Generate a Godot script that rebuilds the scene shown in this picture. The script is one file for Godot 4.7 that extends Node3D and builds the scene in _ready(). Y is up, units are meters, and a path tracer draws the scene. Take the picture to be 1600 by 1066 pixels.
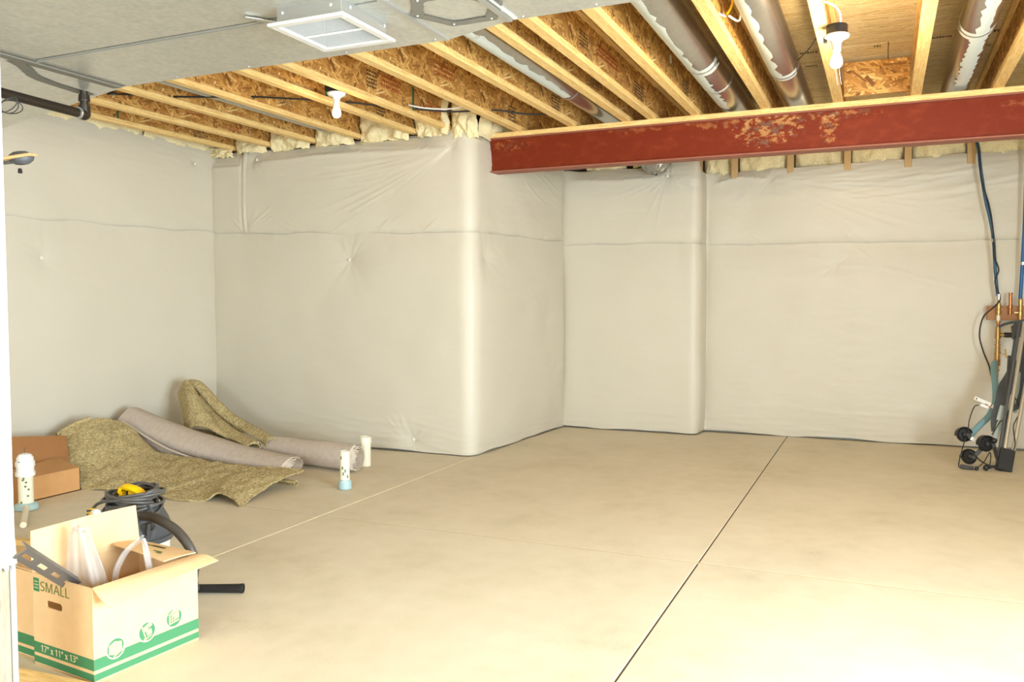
extends Node3D
# An unfinished basement: white-faced insulation blankets on the foundation walls, wood I-joists overhead, a steel beam,
# carpet offcuts and boxes on the slab. x runs along the beam, -z runs along the joists, y is up.

# ---------------------------------------------------------------- mesh helper
class Mb:
	var v := PackedVector3Array()
	var n := PackedVector3Array()
	var t := PackedVector2Array()
	var ix := PackedInt32Array()
	var xf := Transform3D()

	func tri(a: Vector3, b: Vector3, c: Vector3) -> void:   # counter-clockwise seen from outside
		var nn := xf.basis * ((b - a).cross(c - a))
		if nn.length_squared() < 1e-16:
			return
		nn = nn.normalized()
		var k := v.size()
		for p in [a, b, c]:
			v.append(xf * p); n.append(nn); t.append(Vector2(p.x, p.z))
		ix.append(k); ix.append(k + 2); ix.append(k + 1)

	func quad(a: Vector3, b: Vector3, c: Vector3, d: Vector3) -> void:
		var nn := (xf.basis * ((c - a).cross(d - b))).normalized()
		var k := v.size()
		var uv := [Vector2(0, 1), Vector2(1, 1), Vector2(1, 0), Vector2(0, 0)]
		var q := [a, b, c, d]
		for i in 4:
			v.append(xf * q[i]); n.append(nn); t.append(uv[i])
		for i in [0, 2, 1, 0, 3, 2]:
			ix.append(k + i)

	func box(c: Vector3, s: Vector3, bev := 0.0, b := Basis()) -> void:   # chamfered box
		var h := s * 0.5
		var e := minf(bev, minf(h.x, minf(h.y, h.z)) * 0.9)
		var P := func(x, y, z): return c + b * Vector3(x, y, z)
		for ax in 3:
			for sg in [-1.0, 1.0]:
				var u := (ax + 1) % 3
				var w := (ax + 2) % 3
				var q := []
				for k in [[-1, -1], [1, -1], [1, 1], [-1, 1]]:
					var p := Vector3()
					p[ax] = sg * h[ax]; p[u] = k[0] * (h[u] - e); p[w] = k[1] * (h[w] - e)
					q.append(c + b * p)
				if sg > 0: quad(q[0], q[1], q[2], q[3])
				else: quad(q[3], q[2], q[1], q[0])
		if e <= 0.0:
			return
		for ax in 3:   # edges along ax
			var u := (ax + 1) % 3
			var w := (ax + 2) % 3
			for su in [-1.0, 1.0]:
				for sw in [-1.0, 1.0]:
					var q := []
					for k in [[-1, 0], [1, 0], [1, 1], [-1, 1]]:
						var p := Vector3()
						p[ax] = k[0] * (h[ax] - e)
						p[u] = su * (h[u] - (e if k[1] == 1 else 0.0))
						p[w] = sw * (h[w] - (0.0 if k[1] == 1 else e))
						q.append(c + b * p)
					if su * sw > 0: quad(q[0], q[1], q[2], q[3])
					else: quad(q[3], q[2], q[1], q[0])
		for sx in [-1.0, 1.0]:
			for sy in [-1.0, 1.0]:
				for sz in [-1.0, 1.0]:
					var p1: Vector3 = P.call(sx * h.x, sy * (h.y - e), sz * (h.z - e))
					var p2: Vector3 = P.call(sx * (h.x - e), sy * h.y, sz * (h.z - e))
					var p3: Vector3 = P.call(sx * (h.x - e), sy * (h.y - e), sz * h.z)
					if sx * sy * sz > 0: tri(p1, p2, p3)
					else: tri(p1, p3, p2)

	func grid(p: PackedVector3Array, nu: int, nv: int, flip := false, wrap_v := false, uvs := Vector2(1, 1)) -> void:
		# p[i * nv + j]; the front is the side from which u x v points at you
		var k := v.size()
		var sg := -1.0 if flip else 1.0
		for i in nu:
			var i0 := maxi(i - 1, 0)
			var i1 := mini(i + 1, nu - 1)
			for j in nv:
				var j0 := j - 1
				var j1 := j + 1
				if wrap_v:
					if j0 < 0: j0 = nv - 2
					if j1 > nv - 1: j1 = 1
				else:
					j0 = maxi(j0, 0); j1 = mini(j1, nv - 1)
				var du := p[i1 * nv + j] - p[i0 * nv + j]
				var dv := p[i * nv + j1] - p[i * nv + j0]
				var nn := du.cross(dv)
				nn = nn.normalized() if nn.length_squared() > 1e-18 else Vector3.UP
				v.append(xf * p[i * nv + j])
				n.append(xf.basis * (nn * sg))
				t.append(Vector2(float(i) / (nu - 1) * uvs.x, (1.0 - float(j) / (nv - 1)) * uvs.y))
		for i in nu - 1:
			for j in nv - 1:
				var a := k + i * nv + j
				var b := a + nv
				if flip:
					for q in [a, b, b + 1, a, b + 1, a + 1]: ix.append(q)
				else:
					for q in [a, b + 1, b, a, a + 1, b + 1]: ix.append(q)

	func slab(p: PackedVector3Array, nu: int, nv: int, th: float) -> void:   # a sheet with thickness th behind its front
		var back := PackedVector3Array()
		back.resize(p.size())
		for i in nu:
			for j in nv:
				var du := p[mini(i + 1, nu - 1) * nv + j] - p[maxi(i - 1, 0) * nv + j]
				var dv := p[i * nv + mini(j + 1, nv - 1)] - p[i * nv + maxi(j - 1, 0)]
				back[i * nv + j] = p[i * nv + j] - du.cross(dv).normalized() * th
		grid(p, nu, nv)
		grid(back, nu, nv, true)
		for i in nu - 1:
			var a := i * nv
			var b := (i + 1) * nv
			quad(back[a], back[b], p[b], p[a])
			a += nv - 1; b += nv - 1
			quad(p[a], p[b], back[b], back[a])
		for j in nv - 1:
			quad(back[j + 1], back[j], p[j], p[j + 1])
			var a := (nu - 1) * nv + j
			quad(p[a + 1], p[a], back[a], back[a + 1])

	func tube(path: PackedVector3Array, r, sides := 10, caps := true) -> void:   # r: a number or one per point
		var m := path.size()
		var k := v.size()
		var up := Vector3.UP
		var d0 := (path[1] - path[0]).normalized()
		if absf(d0.dot(up)) > 0.9: up = Vector3.RIGHT
		var side := d0.cross(up).normalized()
		for i in m:
			var d := (path[mini(i + 1, m - 1)] - path[maxi(i - 1, 0)]).normalized()
			side = (side - d * side.dot(d)).normalized()
			var o := d.cross(side)
			var rr: float = r if r is float else r[i]
			for j in sides + 1:
				var a := TAU * j / sides
				var q := side * cos(a) + o * sin(a)
				v.append(xf * (path[i] + q * rr)); n.append((xf.basis * q).normalized()); t.append(Vector2(float(i) / (m - 1), float(j) / sides))
		for i in m - 1:
			for j in sides:
				var a := k + i * (sides + 1) + j
				var b := a + sides + 1
				for q in [a, b, b + 1, a, b + 1, a + 1]: ix.append(q)
		if caps:
			for e in 2:
				var row := k + (0 if e == 0 else (m - 1) * (sides + 1))
				var c: Vector3 = xf * path[0 if e == 0 else m - 1]
				var nn: Vector3 = (xf.basis * ((path[0] - path[1]) if e == 0 else (path[m - 1] - path[m - 2]))).normalized()
				var kk := v.size()
				v.append(c); n.append(nn); t.append(Vector2(0.5, 0.5))
				for j in sides + 1:
					v.append(v[row + j]); n.append(nn); t.append(Vector2(0.5, 0.5))
				for j in sides:
					if e == 0: ix.append_array([kk, kk + 1 + j, kk + 2 + j])
					else: ix.append_array([kk, kk + 2 + j, kk + 1 + j])

	func lathe(prof: PackedVector2Array, sides := 24, smooth := false) -> void:   # (radius, height), from bottom to top, about xf's y
		var m := prof.size()
		if smooth:
			var p := PackedVector3Array()
			for i in sides + 1:
				var a := -TAU * i / sides
				for q in prof: p.append(Vector3(cos(a) * q.x, q.y, sin(a) * q.x))
			var k := v.size()
			grid(p, sides + 1, m)
			for j in m:   # close the seam of the normals
				var s := (n[k + j] + n[k + sides * m + j]).normalized()
				n[k + j] = s; n[k + sides * m + j] = s
			return
		for i in m - 1:
			var p := PackedVector3Array()
			for j in sides + 1:
				var a := -TAU * j / sides
				p.append(Vector3(cos(a) * prof[i].x, prof[i].y, sin(a) * prof[i].x))
				p.append(Vector3(cos(a) * prof[i + 1].x, prof[i + 1].y, sin(a) * prof[i + 1].x))
			var k := v.size()
			grid(p, sides + 1, 2)
			var dr := prof[i + 1] - prof[i]
			for j in sides + 1:
				var a := -TAU * j / sides
				var nn := (xf.basis * Vector3(cos(a) * dr.y, -dr.x, sin(a) * dr.y)).normalized()
				n[k + j * 2] = nn; n[k + j * 2 + 1] = nn

	func prism(poly: PackedVector2Array, z0: float, z1: float) -> void:   # outline in xy (counter-clockwise), extruded along z
		var m := poly.size()
		for i in m:
			var a := poly[i]
			var b := poly[(i + 1) % m]
			quad(Vector3(a.x, a.y, z1), Vector3(a.x, a.y, z0), Vector3(b.x, b.y, z0), Vector3(b.x, b.y, z1))
		var f := Geometry2D.triangulate_polygon(poly)
		for i in range(0, f.size(), 3):
			var a := poly[f[i]]; var b := poly[f[i + 1]]; var c := poly[f[i + 2]]
			if (b - a).cross(c - a) < 0.0:
				var s := b; b = c; c = s
			tri(Vector3(a.x, a.y, z1), Vector3(b.x, b.y, z1), Vector3(c.x, c.y, z1))
			tri(Vector3(a.x, a.y, z0), Vector3(c.x, c.y, z0), Vector3(b.x, b.y, z0))

	func mesh() -> ArrayMesh:
		var a := []
		a.resize(Mesh.ARRAY_MAX)
		a[Mesh.ARRAY_VERTEX] = v; a[Mesh.ARRAY_NORMAL] = n; a[Mesh.ARRAY_TEX_UV] = t; a[Mesh.ARRAY_INDEX] = ix
		var am := ArrayMesh.new()
		am.add_surface_from_arrays(Mesh.PRIMITIVE_TRIANGLES, a)
		return am

# ---------------------------------------------------------------- scene helpers
var taken := {}
var M := {}
var rng := RandomNumberGenerator.new()
var noise_a := FastNoiseLite.new()
var noise_b := FastNoiseLite.new()

func V(x: float, y: float, z: float) -> Vector3:
	return Vector3(x, y, z)

func numbered(called: String) -> String:
	var k: int = taken.get(called, 0)
	taken[called] = k + 1
	return called if k == 0 else "%s_%03d" % [called, k]

func tag(o: Node, label: String, category: String, group := "") -> Node:
	o.set_meta("label", label); o.set_meta("category", category)
	if group: o.set_meta("group", group)
	return o

func thing(called: String, label: String, category: String, at := Vector3.ZERO, turn := 0.0, group := "") -> Node3D:
	var o := Node3D.new()
	o.name = numbered(called)
	add_child(o, true)
	o.position = at; o.rotation.y = turn
	tag(o, label, category, group)
	return o

func part(called: String, m: Mb, material: Material, parent: Node, label := "") -> MeshInstance3D:
	var o := MeshInstance3D.new()
	o.name = called if parent != self else numbered(called)
	o.mesh = m.mesh(); o.material_override = null
	o.mesh.surface_set_material(0, material)
	parent.add_child(o, true)
	if label: o.set_meta("label", label)
	return o

func struct(called: String, m: Mb, material: Material, label := "") -> MeshInstance3D:
	var o := MeshInstance3D.new()
	o.name = called
	o.mesh = m.mesh(); o.mesh.surface_set_material(0, material)
	add_child(o, true)
	o.set_meta("kind", "structure")
	if label: o.set_meta("label", label)
	return o

func copy(src: Node3D, called: String, at: Vector3, turn: float, label: String) -> Node3D:
	var o: Node3D = src.duplicate()
	o.name = numbered(called)
	add_child(o, true)
	o.position = at; o.rotation.y = turn
	o.set_meta("label", label)
	return o

func curve(pts: Array, steps := 8) -> PackedVector3Array:   # Catmull-Rom through the points
	var out := PackedVector3Array()
	var m := pts.size()
	for i in m - 1:
		var p0: Vector3 = pts[maxi(i - 1, 0)]; var p1: Vector3 = pts[i]; var p2: Vector3 = pts[i + 1]; var p3: Vector3 = pts[mini(i + 2, m - 1)]
		for k in steps:
			out.append(p1.cubic_interpolate(p2, p0, p3, float(k) / steps))
	out.append(pts[m - 1])
	return out

func patch(ctrl: Array, nu: int, nv: int, bump := 0.0, freq := 9.0) -> PackedVector3Array:   # smooth sheet through rows of control points
	var rows := []
	for c in ctrl: rows.append(curve_n(c, nv))
	var out := PackedVector3Array()
	out.resize(nu * nv)
	for j in nv:
		var line := []
		for r in rows: line.append(r[j])
		var l := curve_n(line, nu)
		for i in nu:
			var p := l[i]
			if bump > 0.0: p.y += bump * noise_a.get_noise_3d(p.x * freq, p.y * freq, p.z * freq)
			out[i * nv + j] = p
	return out

func curve_n(pts, count: int) -> PackedVector3Array:
	var out := PackedVector3Array()
	var m: int = pts.size()
	for k in count:
		var f := float(k) / (count - 1) * (m - 1)
		var i := mini(int(f), m - 2)
		var p0: Vector3 = pts[maxi(i - 1, 0)]; var p1: Vector3 = pts[i]; var p2: Vector3 = pts[i + 1]; var p3: Vector3 = pts[mini(i + 2, m - 1)]
		out.append(p1.cubic_interpolate(p2, p0, p3, f - i))
	return out

func at_y(y_to: Vector3, from: Vector3) -> Transform3D:   # a frame at «from» whose y axis points along «y_to»
	var y := y_to.normalized()
	var x := (Vector3.RIGHT if absf(y.x) < 0.9 else Vector3.BACK)
	var z := x.cross(y).normalized()
	x = y.cross(z).normalized()
	return Transform3D(Basis(x, y, z), from)

func lathed(prof: Array, at: Vector3, dir := Vector3.UP, sides := 24, smooth := false) -> Mb:
	var m := Mb.new()
	m.xf = at_y(dir, at)
	m.lathe(PackedVector2Array(prof), sides, smooth)
	return m

# ---------------------------------------------------------------- textures and materials
func nz(w: int, h: int, freq: float, sd: int, oct := 3, kind := FastNoiseLite.TYPE_SIMPLEX_SMOOTH) -> PackedByteArray:
	var f := FastNoiseLite.new()
	f.noise_type = kind; f.frequency = freq; f.seed = sd
	f.fractal_type = FastNoiseLite.FRACTAL_FBM if oct > 1 else FastNoiseLite.FRACTAL_NONE
	f.fractal_octaves = oct
	return f.get_seamless_image(w, h).get_data()

func ramp(stops: Array, x: float) -> Color:
	x = clampf(x, 0.0, 1.0)
	var m := stops.size() - 1
	var f := x * m
	var i := mini(int(f), m - 1)
	return (stops[i] as Color).lerp(stops[i + 1], f - i)

func tex(im: Image) -> ImageTexture:
	im.generate_mipmaps()
	return ImageTexture.create_from_image(im)

func from_field(f: PackedFloat32Array, w: int, h: int, stops: Array) -> ImageTexture:
	var lut := []
	for i in 256: lut.append(ramp(stops, i / 255.0))
	var d := PackedByteArray()
	d.resize(w * h * 3)
	for i in w * h:
		var c: Color = lut[clampi(int(f[i] * 255.0), 0, 255)]
		d[i * 3] = int(c.r * 255); d[i * 3 + 1] = int(c.g * 255); d[i * 3 + 2] = int(c.b * 255)
	return tex(Image.create_from_data(w, h, false, Image.FORMAT_RGB8, d))

func grey(f: PackedFloat32Array, w: int, h: int) -> ImageTexture:
	var d := PackedByteArray()
	d.resize(w * h)
	for i in w * h: d[i] = clampi(int(f[i] * 255.0), 0, 255)
	return tex(Image.create_from_data(w, h, false, Image.FORMAT_L8, d))

func mix_field(list: Array, w: int, h: int) -> PackedFloat32Array:   # [[bytes, weight], ...]
	var f := PackedFloat32Array()
	f.resize(w * h)
	for e in list:
		var b: PackedByteArray = e[0]
		var k: float = e[1] / 255.0
		for i in w * h: f[i] += b[i] * k
	return f

func rgb(r: int, g: int, b: int) -> Color:
	return Color8(r, g, b)

func mat(called: String, c: Color, rough := 0.6, metal := 0.0, t: Texture2D = null, scale := Vector3.ONE, world := false) -> StandardMaterial3D:
	var m := StandardMaterial3D.new()
	m.resource_name = called
	m.albedo_color = c; m.roughness = rough; m.metallic = metal
	if t:
		m.albedo_texture = t
		m.uv1_triplanar = true; m.uv1_world_triplanar = world; m.uv1_scale = scale
	M[called] = m
	return m

func relief(m: StandardMaterial3D, t: Texture2D, cm: float) -> void:
	m.heightmap_enabled = true
	m.heightmap_texture = t
	m.heightmap_scale = cm

func strands(w: int, sd: int, count: int, lmin: float, lmax: float, wmin: float, wmax: float, stops: Array, spread: float) -> Array:
	# chips pressed flat in random order, as in strand board: colour picture and height picture
	var r := RandomNumberGenerator.new()
	r.seed = sd
	var col := PackedByteArray(); col.resize(w * w * 3)
	var hgt := PackedByteArray(); hgt.resize(w * w)
	var base := ramp(stops, 0.2)
	for i in w * w:
		col[i * 3] = int(base.r * 255); col[i * 3 + 1] = int(base.g * 255); col[i * 3 + 2] = int(base.b * 255); hgt[i] = 60
	for s in count:
		var cx := r.randf() * w
		var cy := r.randf() * w
		var a := r.randfn(0.0, spread)
		var hl := r.randf_range(lmin, lmax) * 0.5
		var hw := r.randf_range(wmin, wmax) * 0.5
		var dx := cos(a); var dy := sin(a)
		var c := ramp(stops, clampf(r.randfn(0.5, 0.22), 0, 1))
		var hh := 60 + int(180.0 * s / count) - r.randi_range(0, 50)
		var ex := int(absf(dx) * hl + absf(dy) * hw) + 1
		var ey := int(absf(dy) * hl + absf(dx) * hw) + 1
		var skew := r.randf_range(-0.5, 0.5)
		for yy in range(-ey, ey + 1):
			for xx in range(-ex, ex + 1):
				var p := xx * dx + yy * dy
				var q := -xx * dy + yy * dx
				if absf(q) > hw or absf(p + q * skew) > hl: continue
				var px := posmod(int(cx) + xx, w)
				var py := posmod(int(cy) + yy, w)
				var i := py * w + px
				var g := 1.0 + 0.07 * sin(q * 2.1 + s) + (-0.28 if absf(q) > hw - 1.0 else 0.0)
				col[i * 3] = clampi(int(c.r * 255 * g), 0, 255); col[i * 3 + 1] = clampi(int(c.g * 255 * g), 0, 255); col[i * 3 + 2] = clampi(int(c.b * 255 * g), 0, 255)
				hgt[i] = clampi(hh, 0, 255)
	return [tex(Image.create_from_data(w, w, false, Image.FORMAT_RGB8, col)), tex(Image.create_from_data(w, w, false, Image.FORMAT_L8, hgt))]

func build_materials() -> void:
	# lumber: grain runs along the texture's x
	var S := 512
	var g1 := nz(S, S, 0.06, 3, 3)
	var g2 := nz(S, S, 0.012, 5, 2)
	var f := mix_field([[g1, 0.55], [g2, 0.45]], S, S)
	for i in S * S: f[i] = clampf((f[i] - 0.5) * 1.7 + 0.5 + 0.06 * sin(g2[i] * 0.35), 0.0, 1.0)
	var lum := from_field(f, S, S, [rgb(206, 162, 96), rgb(230, 190, 118), rgb(238, 202, 132), rgb(244, 214, 152)])
	# object axes: boards lie along z (joists) or along x (plates)
	mat("lumber_along_z", Color.WHITE, 0.62, 0, lum, Vector3(9, 9, 0.7))
	mat("lumber_along_x", Color.WHITE, 0.62, 0, lum, Vector3(0.7, 9, 9))
	mat("lumber_along_y", Color(0.98, 0.95, 0.9), 0.62, 0, lum, Vector3(9, 0.7, 9))
	mat("lumber_pale", Color(1.0, 0.99, 0.98), 0.7, 0, from_field(f, S, S, [rgb(146, 134, 110), rgb(162, 151, 128), rgb(168, 158, 136), rgb(176, 166, 146)]), Vector3(9, 0.7, 9))
	mat("lumber_old", Color(0.78, 0.74, 0.66), 0.7, 0, lum, Vector3(0.7, 9, 9))
	# strand board
	var o := strands(768, 11, 2300, 30, 96, 6, 18, [rgb(126, 84, 40), rgb(178, 132, 70), rgb(208, 164, 96), rgb(228, 192, 126), rgb(244, 220, 166)], 0.75)
	var web := mat("strand_board", Color(1.0, 0.93, 0.80), 0.7, 0, o[0], Vector3(0.85, 0.85, 0.85), true)
	relief(web, o[1], 0.12)
	var o2 := strands(768, 23, 1500, 50, 190, 4, 13, [rgb(196, 166, 112), rgb(226, 200, 146), rgb(234, 212, 160), rgb(240, 220, 172), rgb(244, 228, 186)], 0.16)
	var sub := mat("subfloor_board", Color.WHITE, 0.7, 0, o2[0], Vector3(0.9, 0.9, 0.9), true)
	relief(sub, o2[1], 0.08)
	# slab
	S = 1024
	var c1 := nz(S, S, 0.004, 31, 4)
	var c2 := nz(S, S, 0.02, 32, 4)
	var c3 := nz(S, S, 0.16, 33, 2)
	f = mix_field([[c1, 0.5], [c2, 0.34], [c3, 0.16]], S, S)
	for i in S * S: f[i] = (f[i] - 0.5) * 1.15 + 0.5
	var con := mat("concrete", Color.WHITE, 0.55, 0, from_field(f, S, S, [rgb(202, 188, 160), rgb(216, 202, 174), rgb(222, 208, 181), rgb(226, 212, 186), rgb(230, 217, 192)]), Vector3(0.28, 0.28, 0.28), true)
	con.metallic_specular = 0.35
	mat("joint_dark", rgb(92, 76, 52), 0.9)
	mat("joint_pale", rgb(240, 224, 190), 0.9)
	mat("joint_tan", rgb(196, 174, 132), 0.9)
	mat("foundation", rgb(168, 160, 146), 0.9)
	mat("drywall", rgb(214, 208, 196), 0.9)
	# white plastic facing
	S = 512
	var p1 := nz(S, S, 0.03, 41, 4)
	f = mix_field([[p1, 1.0]], S, S)
	var pl := mat("plastic_facing", rgb(209, 199, 178), 0.42)
	pl.metallic_specular = 0.4
	pl.cull_mode = BaseMaterial3D.CULL_DISABLED
	pl.uv1_triplanar = true; pl.uv1_world_triplanar = true; pl.uv1_scale = Vector3(2.2, 2.2, 2.2)
	relief(pl, grey(f, S, S), 0.035)
	mat("pin", rgb(232, 228, 218), 0.4)
	# mineral wool
	S = 256
	f = mix_field([[nz(S, S, 0.07, 51, 4), 0.7], [nz(S, S, 0.3, 52, 2), 0.3]], S, S)
	var bt := mat("glass_wool", Color.WHITE, 0.95, 0, from_field(f, S, S, [rgb(204, 174, 116), rgb(234, 212, 158), rgb(244, 230, 186), rgb(248, 240, 210)]), Vector3(3, 3, 3), true)
	relief(bt, grey(f, S, S), 0.6)
	# metals
	S = 512
	f = mix_field([[nz(S, S, 0.05, 61, 1, FastNoiseLite.TYPE_CELLULAR), 0.6], [nz(S, S, 0.01, 62, 3), 0.4]], S, S)
	var spangle := from_field(f, S, S, [rgb(196, 198, 194), rgb(210, 211, 206), rgb(220, 220, 214), rgb(228, 228, 222)])
	mat("galvanised", Color(0.98, 0.97, 0.95), 0.36, 0.7, spangle, Vector3(1.4, 1.4, 1.4))
	mat("galvanised_round", Color(0.86, 0.84, 0.82), 0.24, 0.9, spangle, Vector3(1.4, 1.4, 1.4))
	mat("galvanised_edge", rgb(202, 203, 200), 0.3, 0.85)
	mat("dull_grey", rgb(118, 114, 102), 0.75)
	mat("mastic_pale", rgb(208, 212, 204), 0.7)
	mat("white_paint", rgb(208, 204, 197), 0.45)
	var dk := mat("black_iron", rgb(58, 50, 42), 0.42, 0.6)
	dk.metallic_specular = 0.5
	mat("black_plastic", rgb(34, 33, 32), 0.45)
	mat("hose_grey", rgb(84, 77, 69), 0.4)
	mat("black_rubber", rgb(40, 38, 35), 0.6)
	mat("cord_grey", rgb(84, 80, 74), 0.42)
	mat("grey_plastic", rgb(70, 70, 70), 0.5)
	mat("yellow_plastic", rgb(244, 190, 8), 0.35)
	mat("white_plastic", rgb(240, 236, 228), 0.35)
	mat("porcelain", rgb(242, 240, 234), 0.25)
	var bulb := mat("bulb_glass", rgb(246, 243, 234), 0.3)
	bulb.emission_enabled = true; bulb.emission = Color(1.0, 0.93, 0.8); bulb.emission_energy_multiplier = 0.9
	mat("pvc", rgb(236, 226, 198), 0.45)
	mat("pvc_blue", rgb(170, 194, 190), 0.5)
	mat("copper", rgb(176, 116, 70), 0.35, 0.85)
	mat("brass", rgb(186, 150, 92), 0.35, 0.85)
	mat("blue_pex", rgb(28, 92, 148), 0.4)
	mat("blue_pex_dull", rgb(38, 82, 108), 0.45)
	mat("teal_hose", rgb(124, 160, 166), 0.6)
	mat("frame_grey", rgb(88, 88, 86), 0.5, 0.3)
	mat("frame_pale", rgb(176, 184, 174), 0.5, 0.2)
	mat("strap_dark", rgb(78, 82, 84), 0.8)
	mat("pole_metal", rgb(196, 188, 172), 0.32, 0.6)
	mat("block_wood", rgb(172, 122, 78), 0.7)
	mat("end_grain", rgb(200, 164, 112), 0.75)
	mat("steel_slotted", rgb(116, 116, 116), 0.4, 0.6)
	# red oxide beam: paint with scuffs and overspray where the photograph shows them (u runs 2 m per repeat)
	M["red_oxide"] = beam_material()
	mat("red_edge", rgb(150, 88, 66), 0.6)
	# cardboard
	S = 256
	f = mix_field([[nz(S, S, 0.02, 71, 3), 0.6], [nz(S, S, 0.25, 72, 2), 0.4]], S, S)
	var cb := from_field(f, S, S, [rgb(222, 186, 138), rgb(229, 194, 146), rgb(234, 201, 154)])
	mat("cardboard", Color(1, 0.98, 0.95), 0.75, 0, cb, Vector3(2, 2, 2))
	mat("cardboard_inside", Color(0.93, 0.88, 0.8), 0.8, 0, cb, Vector3(2, 2, 2))
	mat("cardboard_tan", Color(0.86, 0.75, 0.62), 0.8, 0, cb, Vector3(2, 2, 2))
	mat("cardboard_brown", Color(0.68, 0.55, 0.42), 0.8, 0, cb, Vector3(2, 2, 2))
	mat("print_green", rgb(64, 128, 82), 0.7)
	mat("print_olive", rgb(104, 118, 58), 0.7)
	mat("print_cream", rgb(234, 206, 162), 0.7)
	mat("print_black", rgb(70, 58, 40), 0.8)
	mat("print_red", rgb(164, 74, 30), 0.8)
	mat("stripe_green", rgb(52, 92, 60), 0.8)
	# carpets
	var pd := strands(512, 81, 7000, 5, 9, 4, 8, [rgb(112, 92, 52), rgb(178, 154, 106), rgb(208, 188, 138), rgb(220, 202, 154), rgb(240, 214, 136)], 2.0)
	var pad := mat("rebond_pad", Color(1.0, 1.0, 0.98), 0.95, 0, pd[0], Vector3(1.15, 1.15, 1.15), true)
	relief(pad, pd[1], 0.22)
	pad.cull_mode = BaseMaterial3D.CULL_DISABLED
	S = 256
	f = PackedFloat32Array(); f.resize(S * S)
	var wv := nz(S, S, 0.05, 91, 3)
	for y in S:
		for x in S:
			f[y * S + x] = clampf(0.5 + 0.14 * sin(x * TAU / 4.0) * sin(y * TAU / 4.0) + (wv[y * S + x] / 255.0 - 0.5) * 0.6, 0, 1)
	var ck := mat("carpet_back", Color.WHITE, 0.95, 0, from_field(f, S, S, [rgb(174, 156, 138), rgb(194, 177, 159), rgb(206, 190, 172)]), Vector3(1.5, 1.5, 1.5))
	ck.cull_mode = BaseMaterial3D.CULL_DISABLED
	f = mix_field([[nz(S, S, 0.2, 95, 2), 1.0]], S, S)
	var pile := mat("carpet_pile", Color.WHITE, 1.0, 0, from_field(f, S, S, [rgb(170, 150, 128), rgb(206, 188, 166), rgb(226, 212, 192)]), Vector3(4, 4, 4))
	pile.cull_mode = BaseMaterial3D.CULL_DISABLED
	var bag := mat("thin_bag", Color(0.88, 0.85, 0.82, 0.42), 0.3)
	bag.transparency = BaseMaterial3D.TRANSPARENCY_ALPHA
	bag.cull_mode = BaseMaterial3D.CULL_DISABLED
	bag.backlight_enabled = true; bag.backlight = Color(0.3, 0.3, 0.28)
	var foil := mat("foil", rgb(172, 172, 168), 0.32, 0.85)
	foil.cull_mode = BaseMaterial3D.CULL_DISABLED
	var glass := mat("pane_glass", Color(0.95, 0.97, 0.97, 0.06), 0.02)
	glass.transparency = BaseMaterial3D.TRANSPARENCY_ALPHA
	mat("outside_ground", rgb(150, 142, 124), 0.95)

func beam_material() -> StandardMaterial3D:
	var w := 2048
	var h := 128
	var red := rgb(116, 39, 13)
	var n1 := nz(w, h, 0.02, 101, 4)
	var n2 := nz(w, h, 0.14, 102, 3)
	var n3 := nz(w, h, 0.045, 103, 5)
	var d := PackedByteArray()
	d.resize(w * h * 3)
	# stains as the photograph shows them: [centre along the beam, centre height (0 top), half length, half height, strength]
	var stains := [[0.36, 0.3, 0.045, 0.6, 0.85], [0.305, 0.05, 0.05, 0.2, 0.5], [0.425, 0.35, 0.012, 0.7, 0.7], [0.43, 0.08, 0.06, 0.16, 0.6], [0.62, 0.2, 0.03, 0.12, 0.3], [0.03, 0.2, 0.03, 0.2, 0.4], [0.2, 0.06, 0.05, 0.1, 0.35]]
	for y in h:
		for x in w:
			var i := y * w + x
			var c := red.lerp(rgb(136, 58, 30), clampf((n1[i] / 255.0 - 0.45) * 1.2, 0, 1))
			var u := float(x) / w
			var vv := float(y) / h
			for s in stains:
				var k: float = 1.0 - ((u - s[0]) / s[2]) ** 2 - ((vv - s[1]) / s[3]) ** 2
				if k > 0.0:
					var a := clampf((n3[i] / 255.0 + 0.4 * k - 0.66) * 4.0 + (n2[i] / 255.0 - 0.5) * 1.6, 0, 1) * float(s[4]) * 0.8
					c = c.lerp(rgb(196, 160, 100) if n1[i] > 108 else rgb(120, 98, 84), a)
			if n2[i] > 222: c = c.lerp(rgb(190, 130, 100), 0.4)
			d[i * 3] = int(c.r * 255); d[i * 3 + 1] = int(c.g * 255); d[i * 3 + 2] = int(c.b * 255)
	var m := StandardMaterial3D.new()
	m.resource_name = "red_oxide"
	m.albedo_texture = tex(Image.create_from_data(w, h, false, Image.FORMAT_RGB8, d))
	m.roughness = 0.55
	m.metallic_specular = 0.3
	return m

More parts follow.
